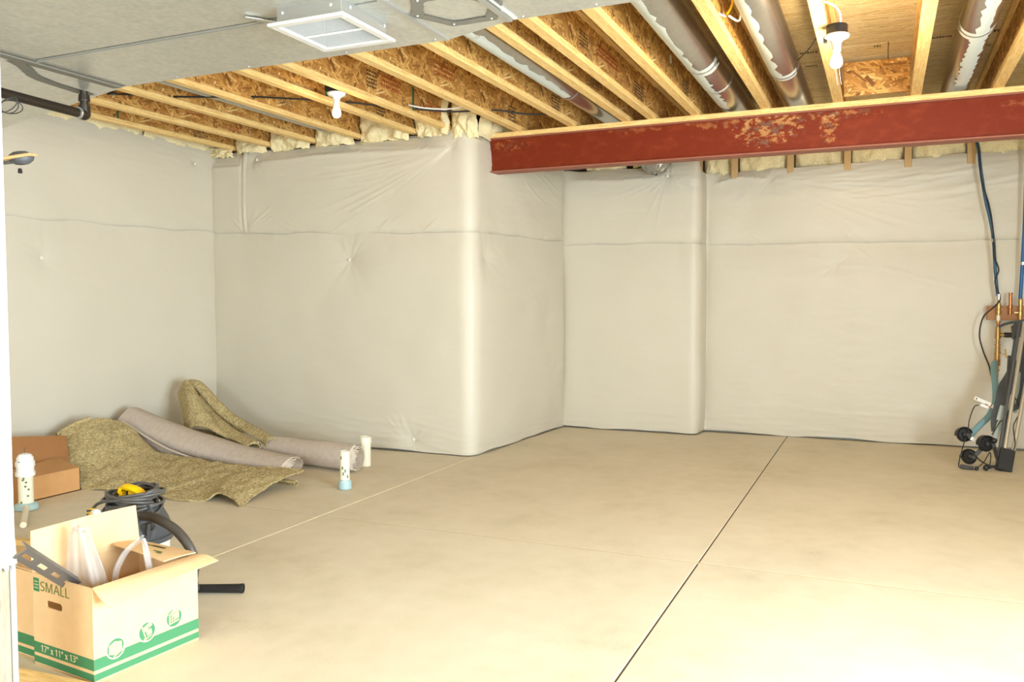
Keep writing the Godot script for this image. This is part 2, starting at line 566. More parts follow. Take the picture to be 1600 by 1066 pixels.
# ---------------------------------------------------------------- scene
func _ready() -> void:
	var cam := Camera3D.new()
	cam.name = "camera"
	cam.fov = 44.37
	cam.position = V(0, 1.297, 0)
	cam.rotation = Vector3(deg_to_rad(-2.78), deg_to_rad(23.91), deg_to_rad(-0.07))
	cam.near = 0.02
	add_child(cam)
	cam.current = true
	var env := Environment.new()
	env.background_mode = Environment.BG_SKY
	var sky := Sky.new()
	var sm := ProceduralSkyMaterial.new()
	sm.sky_top_color = Color(0.62, 0.74, 0.95)
	sm.sky_horizon_color = Color(0.9, 0.93, 0.97)
	sm.ground_bottom_color = Color(0.5, 0.48, 0.44)
	sm.ground_horizon_color = Color(0.75, 0.74, 0.72)
	sm.sky_energy_multiplier = 1.5
	sky.sky_material = sm
	env.sky = sky
	env.tonemap_mode = Environment.TONE_MAPPER_LINEAR
	env.tonemap_exposure = 1.0
	env.sdfgi_enabled = true; env.ssao_enabled = true; env.ssil_enabled = true
	var we := WorldEnvironment.new()
	we.name = "world"
	we.environment = env
	add_child(we)
	# daylight of the patio door in the right wall and fill from an unseen window added behind the camera
	daylight("door_daylight", V(2.52, 1.06, -1.3), Vector3.LEFT, Vector2(2.5, 1.95), DOOR_LIGHT, Color(0.84, 0.925, 1.0))
	daylight("added_window_fill", V(-0.6, 1.6, 3.12), Vector3.FORWARD, Vector2(2.4, 1.2), ADDED_WINDOW_LIGHT, Color(0.92, 0.97, 1.0))
	noise_a.seed = 7; noise_a.frequency = 1.0; noise_a.fractal_octaves = 2
	noise_b.seed = 19; noise_b.frequency = 1.0; noise_b.fractal_octaves = 3
	rng.seed = 5
	build_materials()
	build_shell()
	build_blankets()
	build_joists()
	build_beam()
	build_ducts()
	build_batts()
	build_lamps()
	build_wires()
	build_partition()
	build_moving_box()
	build_vacuum()
	build_brown_carton()
	build_pipes()
	build_carpets()
	build_manifold()
	build_folding_cart()

const DOOR_LIGHT := 60.0
const ADDED_WINDOW_LIGHT := 26.0
const BULB_LIGHT := 1.15

func daylight(called: String, at: Vector3, towards: Vector3, size: Vector2, energy: float, c: Color) -> void:
	var l := AreaLight3D.new()
	l.name = called
	l.area_size = size
	l.light_energy = energy
	l.light_color = c
	l.shadow_enabled = true
	l.area_range = 20.0
	add_child(l)
	l.look_at_from_position(at, at + towards, Vector3.UP)

# ---------------------------------------------------------------- the shell
func build_shell() -> void:
	# slab: panels between control joints, each a piece
	var xs := [-6.1, -3.083, -0.812, 2.8]
	var zs := [-8.6, -4.098, 3.3]
	var floor_m := Mb.new()
	floor_m.box(V(-1.65, -0.11, -2.65), V(8.9, 0.16, 11.9))
	var fl := struct("floor", floor_m, M["joint_tan"], "bare concrete basement floor with sawn control joints")
	for i in 3:
		for k in 2:
			var m := Mb.new()
			var g := 0.0045
			var x0: float = xs[i] + g; var x1: float = xs[i + 1] - g
			var z0: float = zs[k] + g; var z1: float = zs[k + 1] - g
			m.box(V((x0 + x1) / 2, -0.0155, (z0 + z1) / 2), V(x1 - x0, 0.031, z1 - z0), 0.002)
			part("slab_panel", m, M["concrete"], fl)
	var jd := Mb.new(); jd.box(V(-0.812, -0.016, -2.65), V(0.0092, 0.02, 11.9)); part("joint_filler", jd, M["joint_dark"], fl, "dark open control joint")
	var jp := Mb.new(); jp.box(V(-3.083, -0.0098, -1.45), V(0.0092, 0.0216, 9.4)); part("joint_filler", jp, M["joint_pale"], fl, "pale dust-filled control joint")
	var jt := Mb.new(); jt.box(V(-1.65, -0.0105, -4.098), V(8.9, 0.02, 0.0088)); part("joint_filler", jt, M["joint_tan"], fl, "faint cross control joint")
	# foundation walls behind the blankets, up to the sill
	var H := 2.62
	var w := Mb.new(); w.box(V(-6.0, 1.345, -1.6), V(0.24, 2.69, 9.9)); w.box(V(-6.0, 2.81, -1.6), V(0.06, 0.38, 9.9)); struct("wall_left", w, M["foundation"])
	w = Mb.new(); w.box(V(-4.62, 1.345, -6.33), V(2.9, 2.69, 0.24)); w.box(V(-4.62, 2.81, -6.42), V(2.9, 0.38, 0.04)); struct("wall_back_left", w, M["foundation"])
	w = Mb.new(); w.box(V(-3.29, H / 2, -7.3), V(0.24, H, 2.1)); w.box(V(-3.33, 2.81, -7.3), V(0.04, 0.38, 2.1)); struct("wall_alcove", w, M["foundation"])
	w = Mb.new(); w.box(V(-2.33, H / 2 - 0.02, -8.26), V(1.35, H - 0.04, 0.34)); w.box(V(-0.25, H / 2 - 0.06, -8.5), V(6.0, H - 0.12, 0.3)); w.box(V(-0.25, 2.6, -8.56), V(6.0, 0.2, 0.12)); w.box(V(-0.4, 2.79, -8.62), V(6.2, 0.5, 0.06)); struct("wall_back", w, M["foundation"])
	# right wall with the opening of the patio door
	w = Mb.new()
	w.box(V(2.7, 1.5, -5.65), V(0.2, 3.0, 6.1)); w.box(V(2.7, 1.5, 1.6), V(0.2, 3.0, 3.2)); w.box(V(2.7, 2.57, -1.3), V(0.2, 0.9, 2.6))
	struct("wall_right", w, M["drywall"])
	# wall behind the camera with the unseen window added for fill light
	w = Mb.new()
	w.box(V(-4.0, 1.5, 3.3), V(4.2, 3.0, 0.2)); w.box(V(1.75, 1.5, 3.3), V(2.1, 3.0, 0.2)); w.box(V(-0.6, 0.45, 3.3), V(2.6, 0.9, 0.2)); w.box(V(-0.6, 2.65, 3.3), V(2.6, 0.7, 0.2))
	struct("wall_near", w, M["drywall"])
	var d := Mb.new()
	for e in [[-2.57, 0.06], [-1.3, 0.07], [-0.03, 0.06]]: d.box(V(2.7, 1.06, e[0]), V(0.09, 2.12, e[1]), 0.004)
	d.box(V(2.7, 0.03, -1.3), V(0.09, 0.06, 2.6), 0.004); d.box(V(2.7, 2.09, -1.3), V(0.09, 0.06, 2.6), 0.004)
	var door := struct("door_1", d, M["white_paint"], "white framed glass patio door")
	for z in [-1.935, -0.665]:
		var p := Mb.new(); p.box(V(2.7, 1.06, z), V(0.012, 2.0, 1.2)); part("pane", p, M["pane_glass"], door)
	d = Mb.new()
	for e in [-1.87, -0.6, 0.67]: d.box(V(e, 1.6, 3.3), V(0.06, 1.4, 0.09), 0.004)
	for y in [0.93, 2.27]: d.box(V(-0.6, y, 3.3), V(2.6, 0.06, 0.09), 0.004)
	var win := struct("added_window_1", d, M["white_paint"], "white framed unseen window added for fill light")
	for x in [-1.235, 0.035]:
		var p := Mb.new(); p.box(V(x, 1.6, 3.3), V(1.2, 1.28, 0.012)); part("pane", p, M["pane_glass"], win)
	var og := Mb.new(); og.box(V(0, -0.35, -2), V(60, 0.3, 60)); struct("ground_outside", og, M["outside_ground"])
	# subfloor sheets over the joists
	var c := Mb.new(); c.box(V(-1.65, 3.06, -2.65), V(8.9, 0.06, 11.9)); 
	var ceil_o := struct("ceiling", c, M["joint_tan"], "underside of the strand board subfloor between the joists")
	var row := 0
	var z := -8.6
	while z < 3.2:
		var x := -6.1 - (1.22 if row % 2 else 0.4)
		while x < 2.8:
			var x0 := maxf(x + 0.002, -6.09); var x1 := minf(x + 2.438, 2.79)
			if x1 - x0 > 0.05:
				var m := Mb.new()
				m.box(V((x0 + x1) / 2, 3.018, z + 0.61), V(x1 - x0, 0.03, 1.214), 0.003)
				part("subfloor_sheet", m, M["subfloor_board"], ceil_o)
			x += 2.44
		z += 1.22
		row += 1

# ---------------------------------------------------------------- insulation blankets
# plan: list of [x, z, corner radius]; gives points, outward normals and arc lengths
func plan_path(plan: Array, ds: float) -> Array:
	var line := PackedVector2Array()
	for i in plan.size():
		var p := Vector2(plan[i][0], plan[i][1])
		var r: float = plan[i][2]
		if r <= 0.0 or i == 0 or i == plan.size() - 1:
			line.append(p)
			continue
		var a := (Vector2(plan[i - 1][0], plan[i - 1][1]) - p).normalized()
		var b := (Vector2(plan[i + 1][0], plan[i + 1][1]) - p).normalized()
		for k in 13:
			var f := k / 12.0
			line.append((p + a * r).lerp(p, f).lerp(p.lerp(p + b * r, f), f))
	var total := 0.0
	for i in line.size() - 1: total += line[i].distance_to(line[i + 1])
	var m := int(total / ds) + 1
	var pts := PackedVector2Array(); var nrm := PackedVector2Array(); var ss := PackedFloat32Array()
	var seg := 0
	var acc := 0.0
	for i in m:
		var s := total * i / (m - 1)
		while seg < line.size() - 2 and acc + line[seg].distance_to(line[seg + 1]) < s:
			acc += line[seg].distance_to(line[seg + 1]); seg += 1
		var d := line[seg + 1] - line[seg]
		pts.append(line[seg] + d.normalized() * (s - acc))
		d = d.normalized()
		nrm.append(Vector2(-d.y, d.x))
		ss.append(s)
	# the normals of round corners run on smoothly
	var sm := nrm.duplicate()
	for i in m:
		var a := Vector2()
		for k in range(-2, 3): a += nrm[clampi(i + k, 0, m - 1)]
		sm[i] = a.normalized()
	return [pts, sm, ss]

# features: {"pins": [[s, y, depth, width]], "creases": [[s0, y0, s1, y1, width, height]], "tucks": [s of inside corners], "lines": [[s0, y0, s1, y1, slope]]}
func blanket_part(called: String, parent: Node, plan: Array, y_lo: Callable, y_hi: Callable, puff: float, ft: Dictionary, ds: float, lower: bool) -> void:
	var pp := plan_path(plan, ds)
	var pts: PackedVector2Array = pp[0]; var nrm: PackedVector2Array = pp[1]; var ss: PackedFloat32Array = pp[2]
	var nu := pts.size()
	var nv := int((y_hi.call(0.0) - y_lo.call(0.0)) / ds) + 1
	var out := PackedVector3Array()
	out.resize(nu * nv)
	var pins: Array = ft.get("pins", [])
	var tucks: Array = ft.get("tucks", [])
	var lines: Array = ft.get("lines", [])
	for i in nu:
		var s := ss[i]
		var y0: float = y_lo.call(s)
		var y1: float = y_hi.call(s)
		var near: Array = []
		for c in ft.get("creases", []):
			if s > minf(c[0], c[2]) - 3.0 * c[4] and s < maxf(c[0], c[2]) + 3.0 * c[4]: near.append(c)
		var edge := 1.0
		for tk in tucks: edge = minf(edge, 1.0 - 0.85 * exp(-absf(s - tk) / 0.05))
		for j in nv:
			var f := float(j) / (nv - 1)
			var y := lerpf(y0, y1, f)
			var q := 2.0 * f - 1.0
			var d := puff * (1.0 - q ** 6) * edge
			d += noise_a.get_noise_2d(s * 0.9, y * 0.9 + 40.0) * 0.016 * edge
			d += noise_b.get_noise_2d(s * 2.2, y * 7.0) * 0.0022
			if f > 0.72 and not lower: d += noise_b.get_noise_2d(s * 1.6 + 9.0, y * 22.0) * 0.0045 * (f - 0.72) / 0.28
			if lower and f < 0.14: d += noise_b.get_noise_2d(s * 1.5 + 30.0, y * 26.0) * 0.006 * (1.0 - f / 0.14)
			d += noise_b.get_noise_2d(s * 5.0, 3.0) * 0.006 * exp(-absf(q - (1.0 if lower else -1.0)) * 9.0)
			for p in pins:
				var dx: float = s - p[0]; var dy: float = y - p[1]
				var r2 := dx * dx + dy * dy
				var w: float = p[3]
				if r2 < 9.0 * w * w:
					var r := sqrt(r2)
					var a := atan2(dy, dx)
					d -= p[2] * (0.6 * exp(-r / (0.35 * w)) + 0.4 * exp(-r2 / (w * w)))
					d += 0.0035 * sin(a * 11.0 + p[0] * 7.0) * sin(a * 3.0 + p[0]) * exp(-r / w) * minf(1.0, r / 0.03)
			for c in near:
				var ab := Vector2(c[2] - c[0], c[3] - c[1])
				var t := clampf(Vector2(s - c[0], y - c[1]).dot(ab) / ab.length_squared(), 0.0, 1.0)
				var dd := Vector2(s, y).distance_to(Vector2(c[0], c[1]) + ab * t + Vector2(0, -0.06 * sin(PI * t) * ab.length() * signf(c[5])) * 0.3)
				if dd < 3.0 * c[4]: d += c[5] * exp(-(dd / c[4]) ** 2) * pow(maxf(sin(PI * clampf(t * 0.94 + 0.03, 0, 1)), 0.0), 0.5)
			for l in lines:
				if s > l[0] and s < l[2]:
					var t: float = (s - l[0]) / (l[2] - l[0])
					var over: float = y - (lerpf(l[1], l[3], t) + l[5] * sin(PI * t))
					var win: float = minf(1.0, minf(t, 1.0 - t) * 8.0)
					if over > 0.0: d -= over * l[4] * win
					else: d += 0.012 * exp(over / 0.03) * win
			if lower: d += 0.009 + 0.006 * exp((f - 1.0) * 60.0)
			var n2 := nrm[i]
			out[i * nv + j] = V(pts[i].x + n2.x * d, y, pts[i].y + n2.y * d)
	var m := Mb.new()
	m.grid(out, nu, nv)
	part(called, m, M["plastic_facing"], parent)

func pins_of(parent: Node, list: Array) -> void:   # [position, outward]
	for p in list:
		part("pin", lathed([Vector2(0, 0), Vector2(0.013, 0.001), Vector2(0.014, 0.004), Vector2(0.009, 0.006), Vector2(0.005, 0.007), Vector2(0.0045, 0.012), Vector2(0, 0.0125)], p[0], p[1], 14), M["pin"], parent)

func fan(s: float, y: float, a0: float, a1: float, count: int, l0: float, l1: float, h: float) -> Array:   # folds spreading from a pin; angles in degrees
	var out := []
	for i in count:
		var a := deg_to_rad(lerpf(a0, a1, (i + rng.randf_range(0.1, 0.9)) / count))
		var l := rng.randf_range(l0, l1)
		var g := rng.randf_range(0.02, 0.06)
		out.append([s + cos(a) * g, y + sin(a) * g, s + cos(a) * l, y + sin(a) * l, rng.randf_range(0.0065, 0.013), h * rng.randf_range(0.5, 1.2)])
	return out

func ripples(s0: float, s1: float, y0: float, y1: float, count: int, len0: float, len1: float, tilt: float, h: float) -> Array:
	var out := []
	for i in count:
		var s := rng.randf_range(s0, s1)
		var y := rng.randf_range(y0, y1)
		var l := rng.randf_range(len0, len1)
		var a := tilt + rng.randf_range(-0.08, 0.08)
		out.append([s, y, s + cos(a) * l, y + sin(a) * l, rng.randf_range(0.0065, 0.012), h * rng.randf_range(0.4, 1.2)])
	return out

func build_blankets() -> void:
	var wob := func(s, k, a): return noise_a.get_noise_2d(s * 1.3, k) * a
	# left wall: s runs from z = -1.5 towards the far corner
	var plan := [[-5.83, -1.5, 0], [-5.83, -6.2, 0]]
	var b := thing("insulation_blanket", "white plastic-faced insulation blanket hung along the left wall behind the carpet pile", "insulation", V(-5.83, 0, -3.8))
	b.position = Vector3.ZERO
	var seam := func(s): return 1.87 + 0.016 * s + wob.call(s, 5.0, 0.02)
	var cr := ripples(1.6, 4.4, 2.4, 2.62, 10, 0.2, 0.7, -0.02, 0.003)
	cr.append_array(fan(4.45, 2.55, 150, 260, 5, 0.1, 0.3, 0.004))
	blanket_part("lower_sheet", b, plan, func(s): return 0.012 + wob.call(s, 1.0, 0.015), seam, 0.03, {"tucks": [4.72], "pins": [[2.85, 1.62, 0.02, 0.12]], "creases": []}, 0.02, true)
	blanket_part("upper_sheet", b, plan, seam, func(s): return 2.715 + wob.call(s, 2.0, 0.03), 0.022, {"tucks": [4.72], "creases": cr, "pins": [[4.42, 2.56, 0.02, 0.08]]}, 0.018, false)
	pins_of(b, [[V(-5.81, 1.62, -4.35), Vector3.RIGHT], [V(-5.815, 2.56, -5.92), Vector3.RIGHT]])
	# the block of wall at the corner: front face, round outer corner, side face
	plan = [[-5.86, -6.15, 0], [-3.09, -6.15, 0.1], [-2.985, -8.03, 0]]
	b = thing("insulation_blanket", "white plastic-faced insulation blanket wrapped round the jutting wall corner", "insulation")
	seam = func(s): return 1.925 - 0.028 * minf(s, 2.72) + 0.02 * maxf(s - 2.72, 0.0) + wob.call(s, 11.0, 0.018)
	cr = []
	cr.append_array(fan(2.60, 2.555, 172, 214, 13, 0.5, 1.7, 0.0065))
	cr.append_array(fan(0.53, 2.59, -70, -8, 9, 0.25, 1.3, 0.005))
	cr.append_array(fan(0.44, 1.93, 20, 60, 6, 0.15, 0.4, 0.006))
	cr.append_array(fan(0.42, 1.93, 110, 150, 3, 0.1, 0.25, 0.006))
	cr.append_array(ripples(1.0, 1.7, 2.2, 2.55, 8, 0.4, 0.9, 0.12, 0.004))
	cr.append_array(fan(1.1, 1.9, 130, 165, 3, 0.1, 0.3, 0.004)); cr.append_array(fan(1.85, 1.88, 15, 40, 4, 0.15, 0.35, 0.004)); cr.append_array(fan(2.3, 1.86, 15, 40, 3, 0.1, 0.3, 0.004))
	for e in [[0.395, -0.016, 0.012], [0.425, 0.018, 0.012], [0.45, -0.008, 0.01]]: cr.append([e[0], 1.95, e[0] + 0.012, 2.68, e[2], e[1]])   # gathered upright fold
	cr.append_array(ripples(2.85, 4.4, 2.3, 2.6, 8, 0.2, 0.5, -0.3, 0.004))
	blanket_part("upper_sheet", b, plan, seam, func(s): return (2.672 if s < 2.72 else 2.63) + 0.085 * exp(-((s - 2.84) / 0.2) ** 2) + wob.call(s, 12.0, 0.03), 0.024, {"tucks": [0.0, 4.6], "creases": cr, "pins": [[2.60, 2.555, 0.02, 0.09], [0.53, 2.59, 0.018, 0.07]], "lines": [[0.5, 2.565, 2.62, 2.55, 0.42, 0.03], [0.02, 2.55, 0.41, 2.54, 0.3, 0.0]]}, 0.0125, false)
	cr = []
	cr.append_array(ripples(0.9, 2.5, 0.05, 0.3, 16, 0.3, 0.8, -0.1, 0.0035))
	cr.append_array(fan(2.17, 0.11, 20, 160, 9, 0.1, 0.3, 0.004)); cr.append_array(fan(2.17, 0.11, 172, 188, 3, 0.4, 0.9, 0.005))
	cr.append_array(ripples(3.9, 4.4, 0.1, 0.7, 6, 0.1, 0.3, 0.6, 0.004))
	blanket_part("lower_sheet", b, plan, func(s): return 0.014 + wob.call(s, 13.0, 0.016), seam, 0.034, {"tucks": [0.0, 4.6], "creases": cr, "pins": [[1.59, 1.655, 0.055, 0.26], [2.22, 0.11, 0.035, 0.13], [2.93, 1.64, 0.026, 0.12], [4.1, 1.08, 0.014, 0.15]]}, 0.0155, true)
	pins_of(b, [[V(-4.27, 1.655, -6.135), Vector3.BACK], [V(-3.2, 2.555, -6.14), Vector3.BACK], [V(-5.28, 2.59, -6.14), Vector3.BACK], [V(-3.64, 0.11, -6.14), Vector3.BACK]])
	# back wall: the middle stretch, its outer corner and the long right stretch
	plan = [[-2.985, -8.02, 0], [-1.63, -8.02, 0.06], [-1.60, -8.28, 0.0], [2.58, -8.30, 0]]
	b = thing("insulation_blanket", "white plastic-faced insulation blanket on the back wall under the steel beam", "insulation")
	var top := func(s): return (2.60 if s < 1.4 else 2.535) + (0.05 if s > 1.1 and s < 1.38 else 0.0) + 0.02 * clampf(s - 2.4, 0, 2.0) + wob.call(s, 22.0, 0.03)
	seam = func(s): return 1.855 - 0.012 * s + wob.call(s, 21.0, 0.014)
	cr = []
	cr.append_array(fan(1.07, 2.49, 190, 300, 7, 0.15, 0.6, 0.005)); cr.append_array(fan(1.07, 2.49, -50, 0, 8, 0.15, 0.4, 0.006))
	cr.append_array(fan(2.2, 2.44, -40, 12, 14, 0.4, 1.5, 0.006))
	cr.append_array(ripples(2.3, 3.4, 2.2, 2.5, 20, 0.5, 1.1, 0.12, 0.0045)); cr.append_array(ripples(3.2, 4.2, 2.05, 2.45, 10, 0.3, 0.8, 0.18, 0.0035))
	cr.append_array(ripples(1.75, 2.0, 2.05, 2.2, 5, 0.3, 0.5, -0.75, 0.004))
	blanket_part("upper_sheet", b, plan, seam, top, 0.024, {"tucks": [0.0, 1.62], "creases": cr, "pins": [[1.07, 2.49, 0.02, 0.08], [2.2, 2.44, 0.02, 0.1]], "lines": [[0.03, 2.52, 1.07, 2.49, 0.5, -0.02], [1.66, 2.42, 2.2, 2.44, 0.5, 0.05]]}, 0.0135, false)
	cr = ripples(1.8, 4.6, 0.05, 0.3, 14, 0.3, 0.9, -0.03, 0.003)
	cr.append_array(fan(3.15, 1.61, -30, -10, 4, 0.2, 0.9, 0.004)); cr.append_array(fan(3.15, 1.61, 130, 200, 4, 0.1, 0.4, 0.004))
	blanket_part("lower_sheet", b, plan, func(s): return 0.014 + wob.call(s, 23.0, 0.016), seam, 0.03, {"tucks": [0.0, 1.62], "creases": cr, "pins": [[2.79, 1.61, 0.014, 0.14], [4.3, 1.0, 0.01, 0.2]]}, 0.0165, true)
	pins_of(b, [[V(-0.453, 1.61, -8.265), Vector3.BACK], [V(-1.913, 2.49, -8.0), Vector3.BACK]])

# ---------------------------------------------------------------- joists
# x of the left edge of the bottom flange, near end z, far end z, label, joints in the web (z)
func joist(x: float, z_near: float, z_far: float, label: String, joints: Array) -> Node3D:
	var zc := (z_near + z_far) / 2
	var t := thing("floor_joist", label, "joist", V(x + 0.033, 2.70, zc), 0.0, "wooden I-joists under the subfloor")
	var l := z_near - z_far
	var m := Mb.new(); m.box(V(0, 0.019, 0), V(0.066, 0.038, l), 0.003); part("bottom_flange", m, M["lumber_along_z"], t)
	m = Mb.new(); m.box(V(0, 0.283, 0), V(0.066, 0.038, l), 0.003); part("top_flange", m, M["lumber_along_z"], t)
	var cuts := [z_near]
	cuts.append_array(joints); cuts.append(z_far)
	for i in cuts.size() - 1:
		var a: float = cuts[i] - (0.002 if i > 0 else 0.0); var b: float = cuts[i + 1] + 0.002
		m = Mb.new(); m.box(V(0, 0.151, (a + b) / 2 - zc), V(0.0095, 0.232, a - b), 0.0); part("web_panel", m, M["strand_board"], t)
	if z_far < -8.0:   # short block under the joist end, on the wall
		m = Mb.new(); m.box(V(0, -0.115, z_far + 0.03 - zc), V(0.06, 0.228, 0.05), 0.003); part("end_block", m, M["end_grain"], t)
	for j in joints:
		m = Mb.new(); m.box(V(0, 0.151, j - zc), V(0.008, 0.23, 0.006)); part("web_joint", m, M["mastic_pale"], t)
	return t

func web_print(t: Node3D, za: float, zb: float, y0: float, y1: float, kind: int, face := 1.0) -> void:
	# flat factory stamp on the web: frame and rows of illegible marks
	var m := Mb.new()
	var zc: float = t.position.z
	var x := 0.0052 * face
	var st := func(z0, z1, ya, yb):
		m.box(V(x, (ya + yb) / 2 - 2.7, (z0 + z1) / 2 - zc), V(0.0006, absf(yb - ya), absf(z1 - z0)))
	if kind == 2:   # upright dyed stripe
		st.call(za, zb, y0, y1)
		part("dyed_stripe", m, M["stripe_green"], t, "dark green upright stripe")
		return
	var r := RandomNumberGenerator.new()
	r.seed = int(absf(za) * 1000.0)
	if kind == 1:   # framed
		for e in [[za, zb, y0, y0 + 0.004], [za, zb, y1 - 0.004, y1], [za, za - 0.005, y0, y1], [zb + 0.005, zb, y0, y1]]: st.call(e[0], e[1], e[2], e[3])
	var rows := 5 if kind == 0 else 3
	for k in rows:
		var y: float = lerpf(y0, y1, (k + 0.5) / rows)
		var z := za - 0.014
		while z > zb + 0.02:
			var w := r.randf_range(0.008, 0.024)
			st.call(z, maxf(z - w, zb + 0.008), y - (y1 - y0) * 0.26 / rows, y + (y1 - y0) * 0.26 / rows)
			z -= w + r.randf_range(0.004, 0.01)
	part("factory_stamp", m, M["print_black"] if kind == 0 else M["print_red"], t, "black factory stamp" if kind == 0 else "red factory stamp")

func build_joists() -> void:
	var A := 1.6      # near end, past the top of the frame
	var B := -6.24    # far end over the left wall
	var C := -8.32    # far end over the back wall
	var j := []
	j.append(joist(-5.62, A, B, "wooden I-joist right against the left wall, above the black steel pipe elbow", []))
	j.append(joist(-5.185, A, B, "second wooden I-joist from the left wall, half hidden behind the first flange", [-5.9]))
	j.append(joist(-4.70, A, B, "wooden I-joist just left of the flat grey duct near the left wall", []))
	j.append(joist(-4.226, A, B, "wooden I-joist just right of the flat grey duct near the left wall", []))
	j.append(joist(-3.68, A, B, "wooden I-joist behind the left bare bulb, with a green stripe beside the lamp", []))
	j.append(joist(-3.352, A, B, "wooden I-joist with black and red stamps, just right of the left bare bulb", []))
	j.append(joist(-2.83, A, C, "wooden I-joist ending on the beam beside the jutting blanket corner", [-6.16]))
	j.append(joist(-2.353, A, C, "wooden I-joist directly left of the narrow round duct at mid beam", [-6.2]))
	j.append(joist(-1.905, A, C, "wooden I-joist directly right of the narrow round duct at mid beam", [-6.1, -6.42]))
	j.append(joist(-1.70, A, C, "wooden I-joist with a bare bay on both sides, near mid beam", [-4.93, -6.25]))
	j.append(joist(-1.362, A, C, "wooden I-joist left of the largest round duct, pale knot in its web", [-6.22]))
	j.append(joist(-0.85, A, C, "wooden I-joist between the two round ducts left of the right lamp", [-6.2]))
	j.append(joist(-0.354, A, C, "wooden I-joist carrying the right bare bulb with its black ceiling box", []))
	j.append(joist(0.146, A, C, "wooden I-joist straight ahead between the right bare bulb and the rightmost duct", []))
	j.append(joist(0.638, A, C, "wooden I-joist right of the rightmost round duct at the picture's right edge", []))
	j.append(joist(1.12, A, C, "wooden I-joist beyond the right edge of the picture", []))
	web_print(j[0], -4.865, -4.885, 2.74, 2.93, 2)
	web_print(j[0], -5.66, -5.86, 2.745, 2.80, 0)
	web_print(j[1], -5.14, -5.36, 2.80, 2.87, 3)
	web_print(j[1], -5.62, -5.8, 2.755, 2.80, 3)
	web_print(j[3], -5.1, -5.3, 2.78, 2.83, 0)
	web_print(j[4], -4.955, -4.985, 2.74, 2.93, 2)
	web_print(j[4], -5.6, -5.74, 2.75, 2.87, 0)
	web_print(j[5], -4.97, -5.12, 2.785, 2.915, 0)
	web_print(j[5], -5.17, -5.44, 2.83, 2.925, 1)
	web_print(j[5], -5.60, -5.63, 2.74, 2.93, 2)
	web_print(j[5], -5.8, -6.08, 2.80, 2.87, 3)
	web_print(j[6], -5.0, -5.3, 2.825, 2.92, 1)
	web_print(j[6], -6.22, -6.4, 2.75, 2.88, 0)
	web_print(j[7], -5.95, -6.15, 2.75, 2.86, 0)
	web_print(j[8], -5.0, -5.4, 2.83, 2.9, 3)
	web_print(j[8], -5.5, -5.75, 2.77, 2.87, 0)
	web_print(j[9], -4.72, -4.9, 2.8, 2.9, 0)
	web_print(j[9], -5.05, -5.5, 2.83, 2.9, 1)
	web_print(j[9], -5.9, -6.2, 2.77, 2.88, 0)
	web_print(j[10], -5.95, -6.18, 2.77, 2.88, 0)
	# the pale knot
	var kn := lathed([Vector2(0, 0), Vector2(0.034, 0), Vector2(0.03, 0.002), Vector2(0, 0.003)], V(0.0045, 0.203, -5.60 - j[10].position.z), Vector3.RIGHT, 9)
	part("pale_knot", kn, M["pvc"], j[10], "pale round patch in the web")
	# strand board blocking over the beam
	var b := Mb.new(); b.box(V(0, 0.118, 0), V(0.424, 0.236, 0.028), 0.002)
	var t := thing("blocking_panel", "strand board blocking panel standing on the beam right of the right bulb", "blocking", V(-0.071, 2.738, -6.47))
	part("board", b, M["strand_board"], t)

# ---------------------------------------------------------------- steel beam and its plate
func build_beam() -> void:
	var x0 := -3.06; var x1 := 2.6
	var t := thing("steel_beam", "red oxide painted steel I-beam carrying the joists along the back of the room", "beam", V((x0 + x1) / 2, 2.375, -6.505))
	var l := x1 - x0
	var m := Mb.new(); m.box(V(0, 0.006, 0), V(l, 0.012, 0.15), 0.002); part("bottom_flange", m, M["red_edge"], t)
	m = Mb.new(); m.box(V(0, 0.279, 0), V(l, 0.012, 0.15), 0.002); part("top_flange", m, M["red_edge"], t)
	m = Mb.new()
	for sg in [1.0, -1.0]:
		var p := PackedVector3Array()
		for i in 2:
			for k in 2: p.append(V((i - 0.5) * l * sg, 0.012 + 0.261 * k, 0.045 * sg))
		m.grid(p, 2, 2, false, false, Vector2(l / 6.3, 1))
	m.box(V(0, 0.14, 0), V(l - 0.004, 0.255, 0.088))
	part("web", m, M["red_oxide"], t, "red painted web with tan scuffs and dust")
	var pl := thing("beam_plate", "pale lumber plate lying along the top of the steel beam", "lumber", V((x0 + x1) / 2, 2.661, -6.5))
	m = Mb.new(); m.box(V(0, 0.0195, 0), V(l, 0.039, 0.14), 0.003); part("board", m, M["lumber_along_x"], pl)

